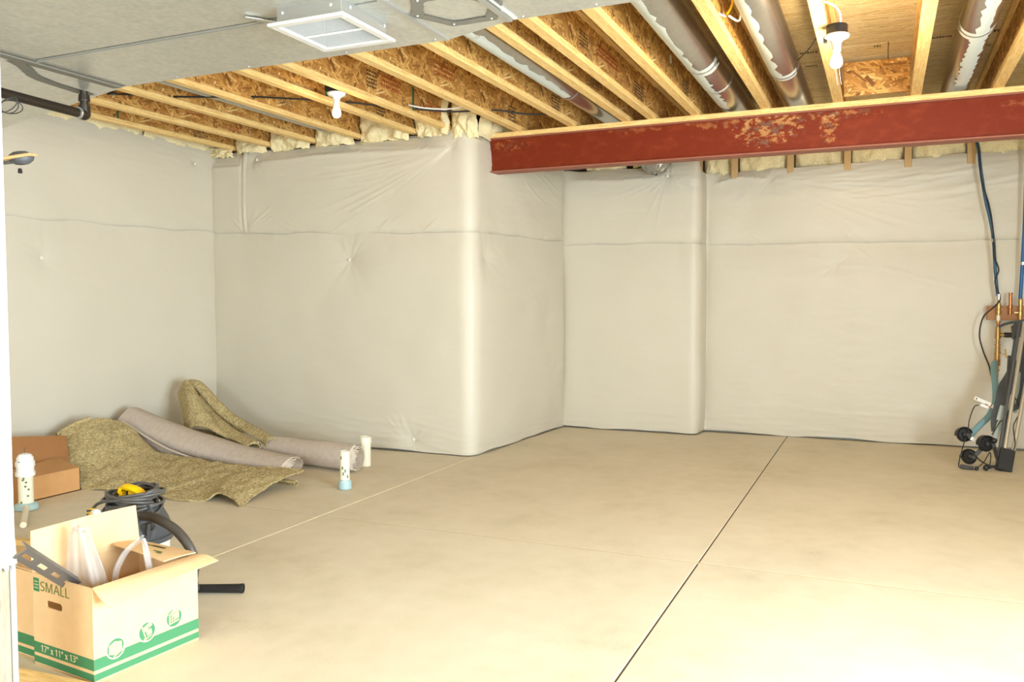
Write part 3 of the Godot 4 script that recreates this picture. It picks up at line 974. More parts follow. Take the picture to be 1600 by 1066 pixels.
# ---------------------------------------------------------------- ducts
func round_duct(x: float, y: float, r: float, z0: float, z1: float, joints: Array, label: String, smears: Array) -> void:
	var t := thing("round_duct", label, "duct", V(x, y, z0), 0.0, "round metal ducts between the joists")
	var cuts := [z0]; cuts.append_array(joints); cuts.append(z1)
	for i in cuts.size() - 1:
		var rr := r - 0.003 * (i % 2)
		var path := PackedVector3Array()
		var rs := []
		for k in 5:
			path.append(V(0, 0, lerpf(cuts[i] + (0.02 if i > 0 else 0.0), cuts[i + 1], k / 4.0) - z0)); rs.append(rr)
		var m := Mb.new(); m.tube(path, rs, 32); part("pipe_section", m, M["galvanised_round"], t)
		if i > 0:
			m = Mb.new(); m.tube(PackedVector3Array([V(0, 0, cuts[i] + 0.012 - z0), V(0, 0, cuts[i] + 0.004 - z0), V(0, 0, cuts[i] - 0.004 - z0), V(0, 0, cuts[i] - 0.012 - z0)]), [r + 0.001, r + 0.004, r + 0.004, r + 0.001], 32)
			part("crimp_ring", m, M["galvanised_edge"], t)
	for s in smears:   # brushed-on sealant: a thin skin with a ragged edge, [z from, z to, angle from, angle to]
		var nu := 40; var nv := 14
		var p := PackedVector3Array()
		for i in nu:
			var f := float(i) / (nu - 1)
			var z: float = lerpf(s[0], s[1], f)
			var a0: float = s[2] + noise_b.get_noise_2d(z * 14.0, x * 9.0) * 0.28
			var a1: float = s[3] + noise_b.get_noise_2d(z * 14.0, x * 9.0 + 50.0) * 0.28
			for k in nv:
				var a := lerpf(a0, a1, float(k) / (nv - 1))
				var rr := r + 0.0012 + 0.0008 * noise_b.get_noise_2d(z * 30.0, a * 8.0)
				p.append(V(sin(a) * rr, -cos(a) * rr, z - z0))
		var m := Mb.new(); m.grid(p, nu, nv, true); part("sealant_smear", m, M["mastic_pale"], t)

func build_ducts() -> void:
	round_duct(-4.42, 2.83, 0.085, -2.2, -6.1, [], "flat grey round duct between the joists near the left wall", [])
	round_duct(-2.10, 2.83, 0.085, -2.8, -7.6, [-5.75], "narrow grey round duct reaching the beam left of the middle", [[-3.0, -5.7, -1.3, 0.5]])
	round_duct(-1.075, 2.825, 0.108, -2.8, -7.6, [-5.35, -5.9], "largest round metal duct, third bay left of the right lamp", [[-3.0, -5.35, -1.5, -0.05], [-5.28, -5.42, -1.6, 1.2], [-5.4, -6.4, -1.0, 0.1]])
	round_duct(-0.62, 2.83, 0.098, -2.8, -7.6, [-5.75], "round metal duct in the bay directly left of the right lamp", [[-2.9, -5.72, -1.15, -0.1], [-5.68, -5.8, -1.5, 1.0]])
	round_duct(0.445, 2.83, 0.092, -2.8, -7.6, [-5.3], "rightmost round metal duct with a whitish sealant band", [[-2.9, -5.28, -0.15, 0.6], [-5.24, -5.36, -1.5, 1.5], [-5.35, -6.6, -0.35, 0.6]])
	# crumpled foil end of a duct, hanging over the top of the back blanket
	var ft := thing("foil_duct_end", "crumpled silver foil duct end poking out under the steel beam", "duct", V(-1.99, 2.62, -7.86))
	var p := PackedVector3Array()
	for i in 41:
		for k in 18:
			var a := TAU * i / 40.0
			var h := float(k) / 17.0
			var r := 0.02 + 0.2 * sqrt(h) + 0.028 * noise_b.get_noise_2d(cos(a) * 2.6 + 7.0, sin(a) * 2.6 + h * 4.0) * 3.0 * h + 0.012 * sin(a * 9.0 + h * 5.0) * h
			p.append(V(cos(a) * r, -0.135 + 0.26 * h + 0.02 * noise_b.get_noise_2d(a * 2.0, h * 9.0), -sin(a) * r * 0.55))
	var m := Mb.new(); m.grid(p, 41, 18); part("foil_skin", m, M["foil"], ft)
	# main rectangular trunk
	var D := thing("trunk_duct", "large rectangular sheet-metal trunk duct hung under the joists at the upper left", "duct", V(-2.6, 2.40, -2.55))
	var o := V(-2.6, 2.40, -2.55)
	var sec := func(x0, x1, zf0, zf1, zn, yb0, yb1, called):   # a tapered box: far edge zf, near edge zn, underside yb
		var q := Mb.new()
		var top := 2.694
		var a := V(x0, yb0, zn) - o; var b := V(x1, yb1, zn) - o; var c := V(x1, yb1, zf1) - o; var d := V(x0, yb0, zf0) - o
		var e := V(x0, top, zn) - o; var f := V(x1, top, zn) - o; var g := V(x1, top, zf1) - o; var h := V(x0, top, zf0) - o
		q.quad(d, c, b, a); q.quad(e, f, g, h); q.quad(a, b, f, e); q.quad(c, d, h, g); q.quad(b, c, g, f); q.quad(d, a, e, h)
		return part(called, q, M["galvanised"], D)
	# two rows of sheet with an open seam between them, and a square opening for the grille
	for e in [[-3.60, -2.112], [-1.828, -1.70]]:
		sec.call(e[0], e[1], -3.185, -3.185, -2.676, 2.40, 2.40, "sheet_section")
		sec.call(e[0], e[1], -2.662, -2.662, -1.9, 2.40, 2.40, "sheet_section")
	sec.call(-2.112, -1.828, -3.185, -3.185, -2.882, 2.40, 2.40, "sheet_section")
	sec.call(-2.112, -1.828, -2.588, -2.588, -1.9, 2.40, 2.40, "sheet_section")
	sec.call(-2.112, -1.828, -2.882, -2.882, -2.588, 2.68, 2.68, "top_sheet")
	sec.call(-1.698, -1.362, -3.18, -3.066, -1.9, 2.40, 2.40, "tapered_section")
	sec.call(-1.36, 1.2, -3.066, -3.058, -1.9, 2.40, 2.40, "sheet_section")
	sec.call(-4.9, -3.602, -3.42, -3.19, -1.9, 2.335, 2.40, "sheet_section")
	# seams: flat folded strips standing proud of the sheet, with the gap beside them
	var lin := func(p0: Vector3, p1: Vector3, w: float, h: float, called: String, mm: String):
		var q := Mb.new()
		var d := p1 - p0
		q.box((p0 + p1) / 2 - o, V(d.length(), h, w), 0.001, Basis(Vector3.UP, atan2(-d.z, d.x)))
		part(called, q, M[mm], D)
	lin.call(V(-3.58, 2.398, -2.688), V(-2.115, 2.398, -2.688), 0.011, 0.008, "seam_fold", "galvanised_edge")
	for e in [[-3.612, 0.035], [-1.70, 0.022], [-1.362, 0.024]]:
		lin.call(V(e[0], 2.396, -1.92), V(e[0] - 0.002, 2.396, -3.17 if e[0] < -1.5 else -3.06), e[1], 0.010, "drive_cleat", "galvanised_edge" if e[0] > -3.0 else "dull_grey")
	lin.call(V(-3.575, 2.398, -1.92), V(-3.578, 2.398, -3.17), 0.03, 0.003, "grey_band", "dull_grey")
	lin.call(V(-3.64, 2.394, -1.92), V(-3.645, 2.394, -3.17), 0.022, 0.004, "grey_band", "dull_grey")
	lin.call(V(-1.335, 2.398, -1.92), V(-1.335, 2.398, -3.05), 0.012, 0.006, "grey_band", "mastic_pale")
	# curved dark grey band on the end section
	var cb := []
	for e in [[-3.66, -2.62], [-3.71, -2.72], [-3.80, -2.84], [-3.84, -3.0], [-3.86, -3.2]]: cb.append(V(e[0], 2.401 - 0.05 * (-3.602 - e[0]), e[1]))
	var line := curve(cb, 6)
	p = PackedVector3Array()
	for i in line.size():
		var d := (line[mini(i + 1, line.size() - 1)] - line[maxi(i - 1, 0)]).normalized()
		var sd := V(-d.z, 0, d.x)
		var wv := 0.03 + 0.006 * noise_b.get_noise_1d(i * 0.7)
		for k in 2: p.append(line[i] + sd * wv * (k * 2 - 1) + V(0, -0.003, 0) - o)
	m = Mb.new(); m.grid(p, line.size(), 2); part("grey_band", m, M["dull_grey"], D)
	# octagonal smear of sealant round a patch plate on the underside
	var pc := V(-1.50, 2.399, -2.86)
	p = PackedVector3Array()
	for i in 49:
		var a := TAU * i / 48.0
		var k8 := cos(PI / 6) / cos(fposmod(a, PI / 3) - PI / 6)
		for e in [0.145, 0.205]:
			var r: float = e * k8 + 0.008 * noise_b.get_noise_2d(cos(a) * 5.0, sin(a) * 5.0 + e * 40.0)
			p.append(pc + V(cos(a) * r * 0.95, -0.0025, sin(a) * r * 0.95) - o)
	m = Mb.new(); m.grid(p, 49, 2); part("sealant_ring", m, M["dull_grey"], D, "grey sealant ring round a patch plate")
	for i in 6:
		var a := TAU * i / 6.0
		part("screw", lathed([Vector2(0, 0), Vector2(0.006, 0), Vector2(0.004, 0.004), Vector2(0, 0.005)], pc + V(cos(a) * 0.165, -0.003, sin(a) * 0.165) - o, Vector3.DOWN, 8), M["galvanised_edge"], D)
	for e in [[-3.2, -3.15], [-2.75, -3.15], [-2.2, -3.15], [-1.75, -3.15], [-1.3, -3.04], [-1.0, -3.03], [-1.72, -3.03], [-1.72, -2.5]]:
		part("screw", lathed([Vector2(0, 0), Vector2(0.007, 0), Vector2(0.005, 0.004), Vector2(0, 0.005)], V(e[0], 2.399, e[1]) - o, Vector3.DOWN, 8), M["galvanised_edge"], D)
	# hanger strap beside the grille
	m = Mb.new(); m.box(V(-2.235, 2.393, -2.66) - o, V(0.16, 0.006, 0.03), 0.002, Basis(Vector3.UP, 0.9)); part("hanger_strap", m, M["galvanised_edge"], D)
	# white grille on its collar
	var G := thing("ceiling_grille", "white square air grille with fine fins hung below the trunk duct", "grille", V(-1.97, 2.33, -2.735))
	m = Mb.new()
	for e in [[V(0, 0.04, -0.15), V(0.29, 0.06, 0.004)], [V(0, 0.04, 0.15), V(0.29, 0.06, 0.004)], [V(-0.145, 0.04, 0), V(0.004, 0.06, 0.3)], [V(0.145, 0.04, 0), V(0.004, 0.06, 0.3)]]: m.box(e[0], e[1], 0.0)
	part("collar", m, M["galvanised_edge"], G, "bare metal collar")
	m = Mb.new()
	for e in [[V(0, 0.004, -0.164), V(0.345, 0.012, 0.036)], [V(0, 0.004, 0.164), V(0.345, 0.012, 0.036)], [V(-0.155, 0.004, 0), V(0.036, 0.012, 0.3)], [V(0.155, 0.004, 0), V(0.036, 0.012, 0.3)], [V(0, 0.004, 0.0), V(0.28, 0.010, 0.012)]]: m.box(e[0], e[1], 0.004)
	part("frame", m, M["white_paint"], G)
	for s in [-1.0, 1.0]:
		m = Mb.new()
		for i in 26: m.box(V(-0.133 + 0.266 * i / 25.0, 0.006, s * 0.075), V(0.0012, 0.0026, 0.134), 0.0)
		var fp := part("fin_bank", m, M["white_paint"], G, "bank of fine stamped fins")
		fp.set_meta("kind", "stuff")
	for e in [[-0.15, 0.12], [0.15, 0.1], [-0.12, 0.152], [0.1, 0.152], [0.151, -0.13]]:
		part("screw", lathed([Vector2(0, 0), Vector2(0.006, 0), Vector2(0.004, 0.003), Vector2(0, 0.004)], V(e[0], 0.05, e[1]), Vector3.RIGHT if absf(e[0]) > 0.14 else Vector3.BACK, 8), M["white_paint"], G)

# ---------------------------------------------------------------- mineral wool in the joist pockets
func batt(x0: float, x1: float, y0: float, y1: float, z: float, dz: float, sd: float, label: String) -> void:
	var t := thing("wool_batt", label, "insulation", V((x0 + x1) / 2, y0, z), 0.0, "yellow wool batts stuffed between the joist ends")
	var nu := 34; var nv := 26
	var p := PackedVector3Array()
	for i in nu:
		for j in nv:
			var u := float(i) / (nu - 1); var w := float(j) / (nv - 1)
			var q := pow(sin(PI * clampf(u * 0.96 + 0.02, 0, 1)), 0.35) * pow(sin(PI * clampf(w * 0.92 + 0.06, 0, 1)), 0.3)
			var d := dz * q + 0.05 * noise_b.get_noise_3d(u * 1.8, w * 1.8, sd * 3.7) + 0.010 * noise_b.get_noise_3d(u * 6.0, w * 6.0, sd) - 0.02 * pow(absf(sin(u * 5.0 + w * 4.0 + sd)), 8.0)
			p.append(V(lerpf(x0, x1, u) - (x0 + x1) / 2, lerpf(y0, y1, w) - y0 + 0.016 * noise_b.get_noise_2d(u * 6.0, sd + 9.0) * (1.0 - w), d))
	var m := Mb.new(); m.grid(p, nu, nv)
	m.quad(p[0] - V(0, 0, 0.1), p[(nu - 1) * nv] - V(0, 0, 0.1), p[(nu - 1) * nv], p[0])
	part("wool", m, M["glass_wool"], t)

func build_batts() -> void:
	var xs := [-5.554, -5.185, -5.119, -4.70, -4.634, -4.226, -4.16, -3.68, -3.614, -3.352]
	var names := ["wool batt in the corner pocket against the left wall", "wool batt in the second pocket from the left wall", "wool batt in the pocket below the flat grey duct", "wool batt in the pocket left of the left bare bulb, standing upright", "wool batt in the narrow pocket right of the left bare bulb"]
	for i in 5:
		batt(xs[2 * i] + 0.004, xs[2 * i + 1] - 0.004, 2.655, 2.985, -6.17, 0.06, i + 1.0, names[i])
	batt(-5.84, -5.56, 2.635, 2.73, -6.15, 0.05, 61.0, "low tuft of wool in the far left corner above the blankets")
	batt(-3.282, -3.03, 2.62, 2.99, -6.2, 0.12, 8.0, "bulging wool batt over the jutting blanket corner")
	var sw := thing("wool_batt", "long yellow wool batt along the top of the jutting corner's side face", "insulation", V(-3.05, 2.64, -7.1), 0.0, "yellow wool batts stuffed between the joist ends")
	var q := PackedVector3Array()
	for i in 60:
		for k in 10:
			var u := i / 59.0; var w := k / 9.0
			q.append(V(0.06 * sin(PI * w) + 0.05 * noise_b.get_noise_3d(u * 9.0, w * 2.0, 5.0), w * 0.4, 0.92 - 1.84 * u))
	var qm := Mb.new(); qm.grid(q, 60, 10); part("wool", qm, M["glass_wool"], sw)
	# upright rolled ends standing in the pockets
	for e in [[-3.76, 0.05, 1.0, "upright curl of wool beside the joist end left of the left bulb"], [-3.31, 0.05, 2.0, "upright curl of wool beside the joist end right of the left bulb"]]:
		var t := thing("wool_curl", e[3], "insulation", V(e[0], 2.655, -6.1), 0.0, "yellow wool batts stuffed between the joist ends")
		var path := PackedVector3Array(); var rs := []
		for k in 10:
			path.append(V(0.01 * sin(k * 0.8), 0.03 * k, 0.01 * cos(k))); rs.append(0.035 + 0.012 * noise_b.get_noise_2d(k * 0.6, e[2] * 5.0))
		var m := Mb.new(); m.tube(path, rs, 12); part("wool", m, M["glass_wool"], t)
	# ragged wool along the top of the left wall
	for k in 4:
		batt_left(-2.88 - k * 0.82, -3.74 - k * 0.82, k + 20.0, ["foremost", "second", "third", "farthest"][k] + " ragged strip of wool along the top of the left wall blanket")
	# back wall pockets under the beam
	var bx := [-2.764, -2.353, -2.287, -1.905, -1.839, -1.70, -1.634, -1.362, -1.296, -0.85, -0.784, -0.354, -0.288, 0.146, 0.212, 0.638, 0.704, 1.12]
	var bn := ["pocket left of the foil duct end", "pocket behind the foil duct end", "narrow pocket right of the foil duct end", "pocket above the outer blanket corner", "pocket right of the outer blanket corner", "pocket left of the bulb peeping under the beam", "pocket right of the bulb peeping under the beam", "pocket left of the blue pipes", "pocket above the blue pipes"]
	for i in 9:
		var far := i > 2
		batt(bx[2 * i] + 0.004, bx[2 * i + 1] - 0.004, 2.50 if far else 2.60, 2.985, -8.38 if far else -8.12, 0.1, i + 40.0, "wool batt under the steel beam, " + bn[i])

func subfloor_stamps() -> void:   # illegible black stamps printed on the sheets
	var c: Node = get_node("ceiling")
	var r := RandomNumberGenerator.new()
	r.seed = 77
	for e in [[-0.56, -0.45, -6.19, 0.04], [-0.09, -0.05, -6.22, 0.035], [0.24, 0.37, -6.18, 0.045], [0.58, 0.66, -6.18, 0.045], [0.60, 0.63, -6.5, 0.03], [-0.55, -0.48, -6.55, 0.03], [-0.96, -0.89, -5.9, 0.04]]:
		var m := Mb.new()
		var x: float = e[0]
		while x < e[1]:
			var w := r.randf_range(0.006, 0.016)
			m.box(V(x + w / 2, 3.0025, e[2] + r.randf_range(-0.004, 0.004)), V(w, 0.0008, e[3] * r.randf_range(0.6, 1.0)))
			x += w + r.randf_range(0.003, 0.007)
		part("factory_stamp", m, M["print_black"], c, "black factory stamp")

func batt_left(z0: float, z1: float, sd: float, label: String) -> void:
	var t := thing("wool_batt", label, "insulation", V(-5.85, 2.695, (z0 + z1) / 2), 0.0, "yellow wool batts stuffed between the joist ends")
	var nu := 30; var nv := 10
	var p := PackedVector3Array()
	for i in nu:
		for j in nv:
			var u := float(i) / (nu - 1); var w := float(j) / (nv - 1)
			var d := 0.01 + 0.05 * sin(PI * w) + 0.04 * noise_b.get_noise_3d(u * 5.0, w * 2.0, sd) + 0.014 * noise_b.get_noise_3d(u * 18.0, w * 6.0, sd)
			p.append(V(d, w * 0.3 + 0.03 * noise_b.get_noise_2d(u * 9.0, sd) * (1.0 - w), lerpf(z0, z1, u) - (z0 + z1) / 2))
	var m := Mb.new(); m.grid(p, nu, nv); part("wool", m, M["glass_wool"], t)

# ---------------------------------------------------------------- lamps
func lamp(at: Vector3, label: String, box: bool, chain: bool, energy := BULB_LIGHT) -> void:   # at: centre of the holder's base disc, which hangs down
	var t := thing("bare_bulb_lamp", label, "lamp", at, 0.0, "bare bulbs in white lampholders")
	part("lampholder", lathed([Vector2(0, 0), Vector2(0.058, 0), Vector2(0.063, 0.006), Vector2(0.06, 0.014), Vector2(0.045, 0.024), Vector2(0.028, 0.034), Vector2(0.022, 0.05), Vector2(0.021, 0.075), Vector2(0.0235, 0.078), Vector2(0.0235, 0.082), Vector2(0, 0.082)], Vector3.ZERO, Vector3.DOWN, 28, true), M["porcelain"], t)
	part("bulb", lathed([Vector2(0.012, 0.078), Vector2(0.0165, 0.088), Vector2(0.021, 0.1), Vector2(0.0285, 0.118), Vector2(0.0315, 0.134), Vector2(0.030, 0.148), Vector2(0.0235, 0.16), Vector2(0.012, 0.1665), Vector2(0.0, 0.168)], Vector3.ZERO, Vector3.DOWN, 24, true), M["bulb_glass"], t)
	if box:
		var b := lathed([Vector2(0, -0.048), Vector2(0.05, -0.048), Vector2(0.052, -0.046), Vector2(0.053, 0.0), Vector2(0, 0.0)], Vector3.ZERO, Vector3.DOWN, 28)
		b.box(V(0.0, 0.03, 0.052), V(0.02, 0.02, 0.012), 0.002); b.box(V(-0.055, 0.02, 0), V(0.02, 0.03, 0.02), 0.002)
		part("ceiling_box", b, M["black_plastic"], t, "round black ceiling box")
	if chain:
		for e in [0.012, -0.006]:
			var m := Mb.new()
			m.tube(curve([V(e, -0.06, 0.02), V(e * 1.2, -0.12, 0.034), V(e + 0.006, -0.2, 0.03), V(e + 0.016, -0.262, 0.03)], 4), 0.0011, 6)
			part("pull_chain", m, M["white_plastic"], t)
	var l := OmniLight3D.new()
	l.name = "bulb_light"
	l.position = V(0, -0.205, 0)
	l.light_energy = energy; l.light_color = Color(1.0, 0.91, 0.76); l.light_size = 0.03
	l.shadow_enabled = true; l.omni_range = 14.0; l.omni_attenuation = 2.0
	t.add_child(l)

func build_lamps() -> void:
	lamp(V(-0.243, 2.655, -4.66), "bare bulb lamp with a round black box and pull chain on the right joist", true, true)
	lamp(V(-3.40, 2.70, -4.75), "bare bulb lamp in a plain white lampholder between the left joists", false, false, 0.12)
	lamp(V(-0.22, 2.665, -7.3), "bare bulb of which only the tip shows below the steel beam", true, false, 0.12)
	var b := Mb.new(); b.box(V(0, 0, 0), V(0.1, 0.06, 0.1), 0.004)
	var t := thing("lamp_box", "dark box above the left bare bulb, between two joists", "box", V(-3.42, 2.735, -4.76))
	part("body", b, M["black_plastic"], t)

# ---------------------------------------------------------------- cables overhead
func cable(called: String, label: String, category: String, pts: Array, r: float, m: String, group := "") -> void:
	var t := thing(called, label, category, Vector3.ZERO, 0.0, group)
	var q := Mb.new()
	q.tube(curve(pts, 6), r, 8)
	part("strand", q, M[m], t)

func build_wires() -> void:
	subfloor_stamps()
	cable("black_cable", "thin black cable running through the joist webs above the left room", "cable", [V(-5.56, 2.77, -4.2), V(-5.13, 2.79, -4.42), V(-4.68, 2.756, -4.55), V(-4.42, 2.747, -4.64), V(-4.19, 2.765, -4.82), V(-3.9, 2.752, -4.96), V(-3.65, 2.758, -5.2), V(-3.48, 2.75, -5.36), V(-3.31, 2.765, -5.64), V(-3.05, 2.75, -5.78), V(-2.79, 2.768, -5.92), V(-2.58, 2.75, -6.08), V(-2.36, 2.75, -6.18)], 0.007, "black_rubber")
	cable("white_cable", "short white cable above the black one near the jutting corner", "cable", [V(-3.42, 2.80, -5.5), V(-3.31, 2.776, -5.556), V(-3.2, 2.757, -5.62), V(-3.05, 2.752, -5.69), V(-2.9, 2.765, -5.72)], 0.006, "white_plastic")
	cable("lamp_cable", "white cable curling into the black box of the right lamp", "cable", [V(-0.225, 2.70, -4.64), V(-0.23, 2.755, -4.63), V(-0.262, 2.79, -4.6), V(-0.31, 2.80, -4.55)], 0.006, "white_plastic")
	cable("lamp_cable", "white cable rising from the right lamp's joist to the upper edge", "cable", [V(-0.31, 2.81, -4.55), V(-0.26, 2.86, -4.52), V(-0.14, 2.93, -4.4), V(-0.05, 2.96, -4.2)], 0.006, "white_plastic")
	cable("thin_wire", "thin dark wire sloping between the round duct and the right lamp's joist", "cable", [V(-0.34, 2.80, -5.0), V(-0.42, 2.79, -5.3), V(-0.52, 2.80, -5.6)], 0.003, "black_rubber")
	cable("white_cable", "white cable crossing above the largest round duct at the top edge", "cable", [V(-1.1, 2.95, -4.15), V(-0.98, 2.92, -4.35), V(-0.83, 2.86, -4.55)], 0.006, "white_plastic")
	cable("white_cable", "looped white cable at the top edge, left of the joist between two ducts", "cable", [V(-0.93, 2.93, -4.2), V(-0.86, 2.86, -4.35), V(-0.82, 2.80, -4.5), V(-0.79, 2.80, -4.58)], 0.006, "white_plastic")
	cable("white_cable", "looped white cable at the top edge, right of the joist between two ducts", "cable", [V(-0.77, 2.79, -4.55), V(-0.73, 2.78, -4.62), V(-0.70, 2.80, -4.5), V(-0.695, 2.88, -4.3)], 0.006, "white_plastic")
	cable("yellow_cable", "yellow cable beside the looped white one at the top edge", "cable", [V(-0.78, 2.80, -4.55), V(-0.745, 2.83, -4.5), V(-0.71, 2.9, -4.35)], 0.006, "yellow_plastic")
	# black iron gas pipe with its elbow
	var t := thing("black_pipe", "black iron gas pipe with an elbow below the trunk duct at the left", "pipe", V(-3.8, 2.26, -2.9))
	var o := V(-3.8, 2.26, -2.9)
	var e0 := V(-3.80, 2.262, -3.112)
	var far := V(-3.715, 2.262, -2.2)
	var d := (far - e0).normalized()
	var m := Mb.new(); m.tube(PackedVector3Array([e0 + d * 0.03 - o, far - o]), 0.0235, 16); part("pipe_run", m, M["black_iron"], t)
	m = Mb.new(); m.tube(curve([e0 + d * 0.045 - o, e0 + d * 0.02 - o, e0 - o, e0 + V(0, 0.02, 0) - o, e0 + V(0, 0.045, 0) - o], 5), 0.029, 18); part("elbow", m, M["black_iron"], t)
	m = lathed([Vector2(0.024, 0), Vector2(0.031, 0), Vector2(0.0325, 0.004), Vector2(0.031, 0.012), Vector2(0.024, 0.013)], e0 + d * 0.035 - o, d, 18); part("elbow_collar", m, M["galvanised_edge"], t, "bright worn rim of the elbow")
	m = Mb.new(); m.tube(PackedVector3Array([e0 + V(0, 0.03, 0) - o, e0 + V(0, 0.085, 0) - o]), 0.021, 16); part("nipple", m, M["black_iron"], t)
	m = lathed([Vector2(0.0, 0), Vector2(0.028, 0), Vector2(0.029, 0.006), Vector2(0.026, 0.034), Vector2(0.0, 0.034)], e0 + V(0, 0.066, 0) - o, Vector3.UP, 18)
	m.box(e0 + V(-0.026, 0.088, 0.01) - o, V(0.04, 0.016, 0.026), 0.003)
	part("upper_fitting", m, M["black_iron"], t)
	m = Mb.new(); m.tube(PackedVector3Array([e0 + V(0, 0.09, 0) - o, e0 + V(0, 0.118, 0) - o]), 0.02, 12); part("close_nipple", m, M["black_iron"], t)
	# coil of wire under the pipe
	t = thing("wire_coil", "small coil of grey wire hanging under the black pipe", "wire", V(-3.55, 2.155, -2.53))
	for k in 3:
		var q := []
		for i in 13:
			var a := TAU * i / 12.0
			q.append(V(cos(a) * (0.075 + 0.006 * k), sin(a) * (0.024 + 0.004 * k) + 0.004 * k, 0.02 * sin(a + k) + 0.006 * k))
		m = Mb.new(); m.tube(curve(q, 4), 0.0025, 6); part("loop", m, M["grey_plastic"], t)

# ---------------------------------------------------------------- near partition stud on the left
func build_partition() -> void:
	var t := thing("stud_post", "pale partition end stud at the left edge, upper part wrapped in white sheet", "stud", V(-2.436, 0, -1.632))
	var m := Mb.new(); m.box(V(0, 1.35, 0), V(0.038, 2.62, 0.085), 0.003); part("stud", m, M["lumber_pale"], t)
	m = Mb.new(); m.box(V(0.004, 1.61, -0.004), V(0.05, 2.14, 0.1), 0.004); part("white_wrap", m, M["white_plastic"], t, "white sheet wrapped round the upper stud")
	m = Mb.new(); m.box(V(0.0155, 1.33, -0.0505), V(0.024, 2.56, 0.012), 0.001); part("edge_strip", m, M["white_paint"], t, "thin white strip along the stud's far edge")
	# crumpled hem of the sheet
	var p := PackedVector3Array()
	for i in 49:
		var a := TAU * i / 48.0
		for k in 8:
			var h := k / 7.0
			var c := V(cos(a), 0, -sin(a))
			var s: float = 1.0 / maxf(absf(c.x) / 0.03, absf(c.z) / 0.054)
			var r := s + 0.005 * (1.0 - h) * (1.0 + noise_b.get_noise_2d(a * 3.0, h * 3.0)) + 0.0025 * sin(a * 13.0)
			p.append(V(c.x * r, 0.49 + 0.09 * h + 0.03 * noise_b.get_noise_2d(a * 1.5, 3.0) * (1.0 - h), c.z * r))
	m = Mb.new(); m.grid(p, 49, 8); part("sheet_hem", m, M["plastic_facing"], t)
	m = Mb.new(); m.box(V(-0.004, 0.095, 0.0), V(0.05, 0.05, 0.1), 0.003); part("sole_block", m, M["lumber_pale"], t)
	var pl := thing("bottom_plate", "pale lumber bottom plate lying on the floor below the end stud", "lumber", V(-2.75, 0, -1.645))
	m = Mb.new(); m.box(V(0, 0.02, 0), V(0.72, 0.038, 0.1), 0.003); part("board", m, M["lumber_pale"], pl)
	var sc := thing("floor_board", "thin bare board lying on the floor in front of the moving box", "board", V(-2.56, 0, -1.845), deg_to_rad(4))
	m = Mb.new(); m.box(V(0, 0.01, 0), V(0.46, 0.018, 0.17), 0.002); part("board", m, M["lumber_along_x"], sc)
	# oval fitting beyond the stud
	var f := thing("oval_fitting", "small grey and brown oval fitting sticking out behind the white stud", "fitting", V(-2.76, 1.79, -2.0))
	m = Mb.new(); m.xf = Transform3D(Basis.from_euler(Vector3(0.0, 0.4, 0.12)).scaled(V(1.0, 0.5, 0.6)), V(0, 0.006, 0))
	m.lathe(PackedVector2Array([Vector2(0, -0.048), Vector2(0.03, -0.042), Vector2(0.048, -0.022), Vector2(0.054, 0), Vector2(0.047, 0.024), Vector2(0.03, 0.04), Vector2(0, 0.045)]), 22, true)
	part("shell", m, M["grey_plastic"], f)
	m = Mb.new(); m.box(V(0.012, 0.006, 0.02), V(0.115, 0.010, 0.05), 0.004, Basis.from_euler(Vector3(0.1, 0.4, 0.14))); part("tan_strip", m, M["end_grain"], f, "tan strip across the middle")
	m = lathed([Vector2(0, 0), Vector2(0.006, 0.002), Vector2(0.008, 0.016), Vector2(0, 0.018)], V(0.02, -0.034, 0.02), V(0.2, -1, 0.1), 10); part("hook", m, M["black_plastic"], f)
	var rodt := thing("stud_support", "thin steel bracket arm carrying the oval fitting behind the white stud", "bracket", V(-2.82, 1.79, -2.0))
	m = Mb.new(); m.box(V(-0.2, 0.0, 0), V(0.42, 0.02, 0.02), 0.003); part("arm", m, M["steel_slotted"], rodt)
	m = Mb.new(); m.box(V(-0.4, -0.895, 0), V(0.03, 1.79, 0.03), 0.003); part("standard", m, M["steel_slotted"], rodt)

# ---------------------------------------------------------------- moving box
func text_mesh(s: String, h: float, m: Material, parent: Node, xf: Transform3D, called := "lettering", mono := "Droid Sans", label := "") -> MeshInstance3D:
	var tm := TextMesh.new()
	var f := SystemFont.new()
	f.font_names = PackedStringArray([mono])
	tm.font = f
	tm.text = s; tm.font_size = 64; tm.pixel_size = h / 46.0; tm.depth = 0.0006; tm.curve_step = 2.0
	tm.material = m
	var o := MeshInstance3D.new()
	o.name = called; o.mesh = tm; o.transform = xf
	parent.add_child(o, true)
	if label: o.set_meta("label", label)
	return o

func carton(t: Node3D, L: float, W: float, H: float, m_out: String) -> void:   # x: short side W, z: long side L; four walls and a base, corner at the middle
	var th := 0.005
	var m := Mb.new()
	m.box(V(0, th / 2 + 0.001, 0), V(W, th, L), 0.001)
	part("base", m, M[m_out], t)
	for s in [-1.0, 1.0]:
		m = Mb.new(); m.box(V(s * (W - th) / 2, H / 2, 0), V(th, H, L), 0.0015); part("long_side", m, M[m_out], t)
		if s < 0:
			m = Mb.new(); m.box(V(0, H / 2, s * (L - th) / 2), V(W - 2 * th, H, th), 0.001); part("short_side", m, M[m_out], t)

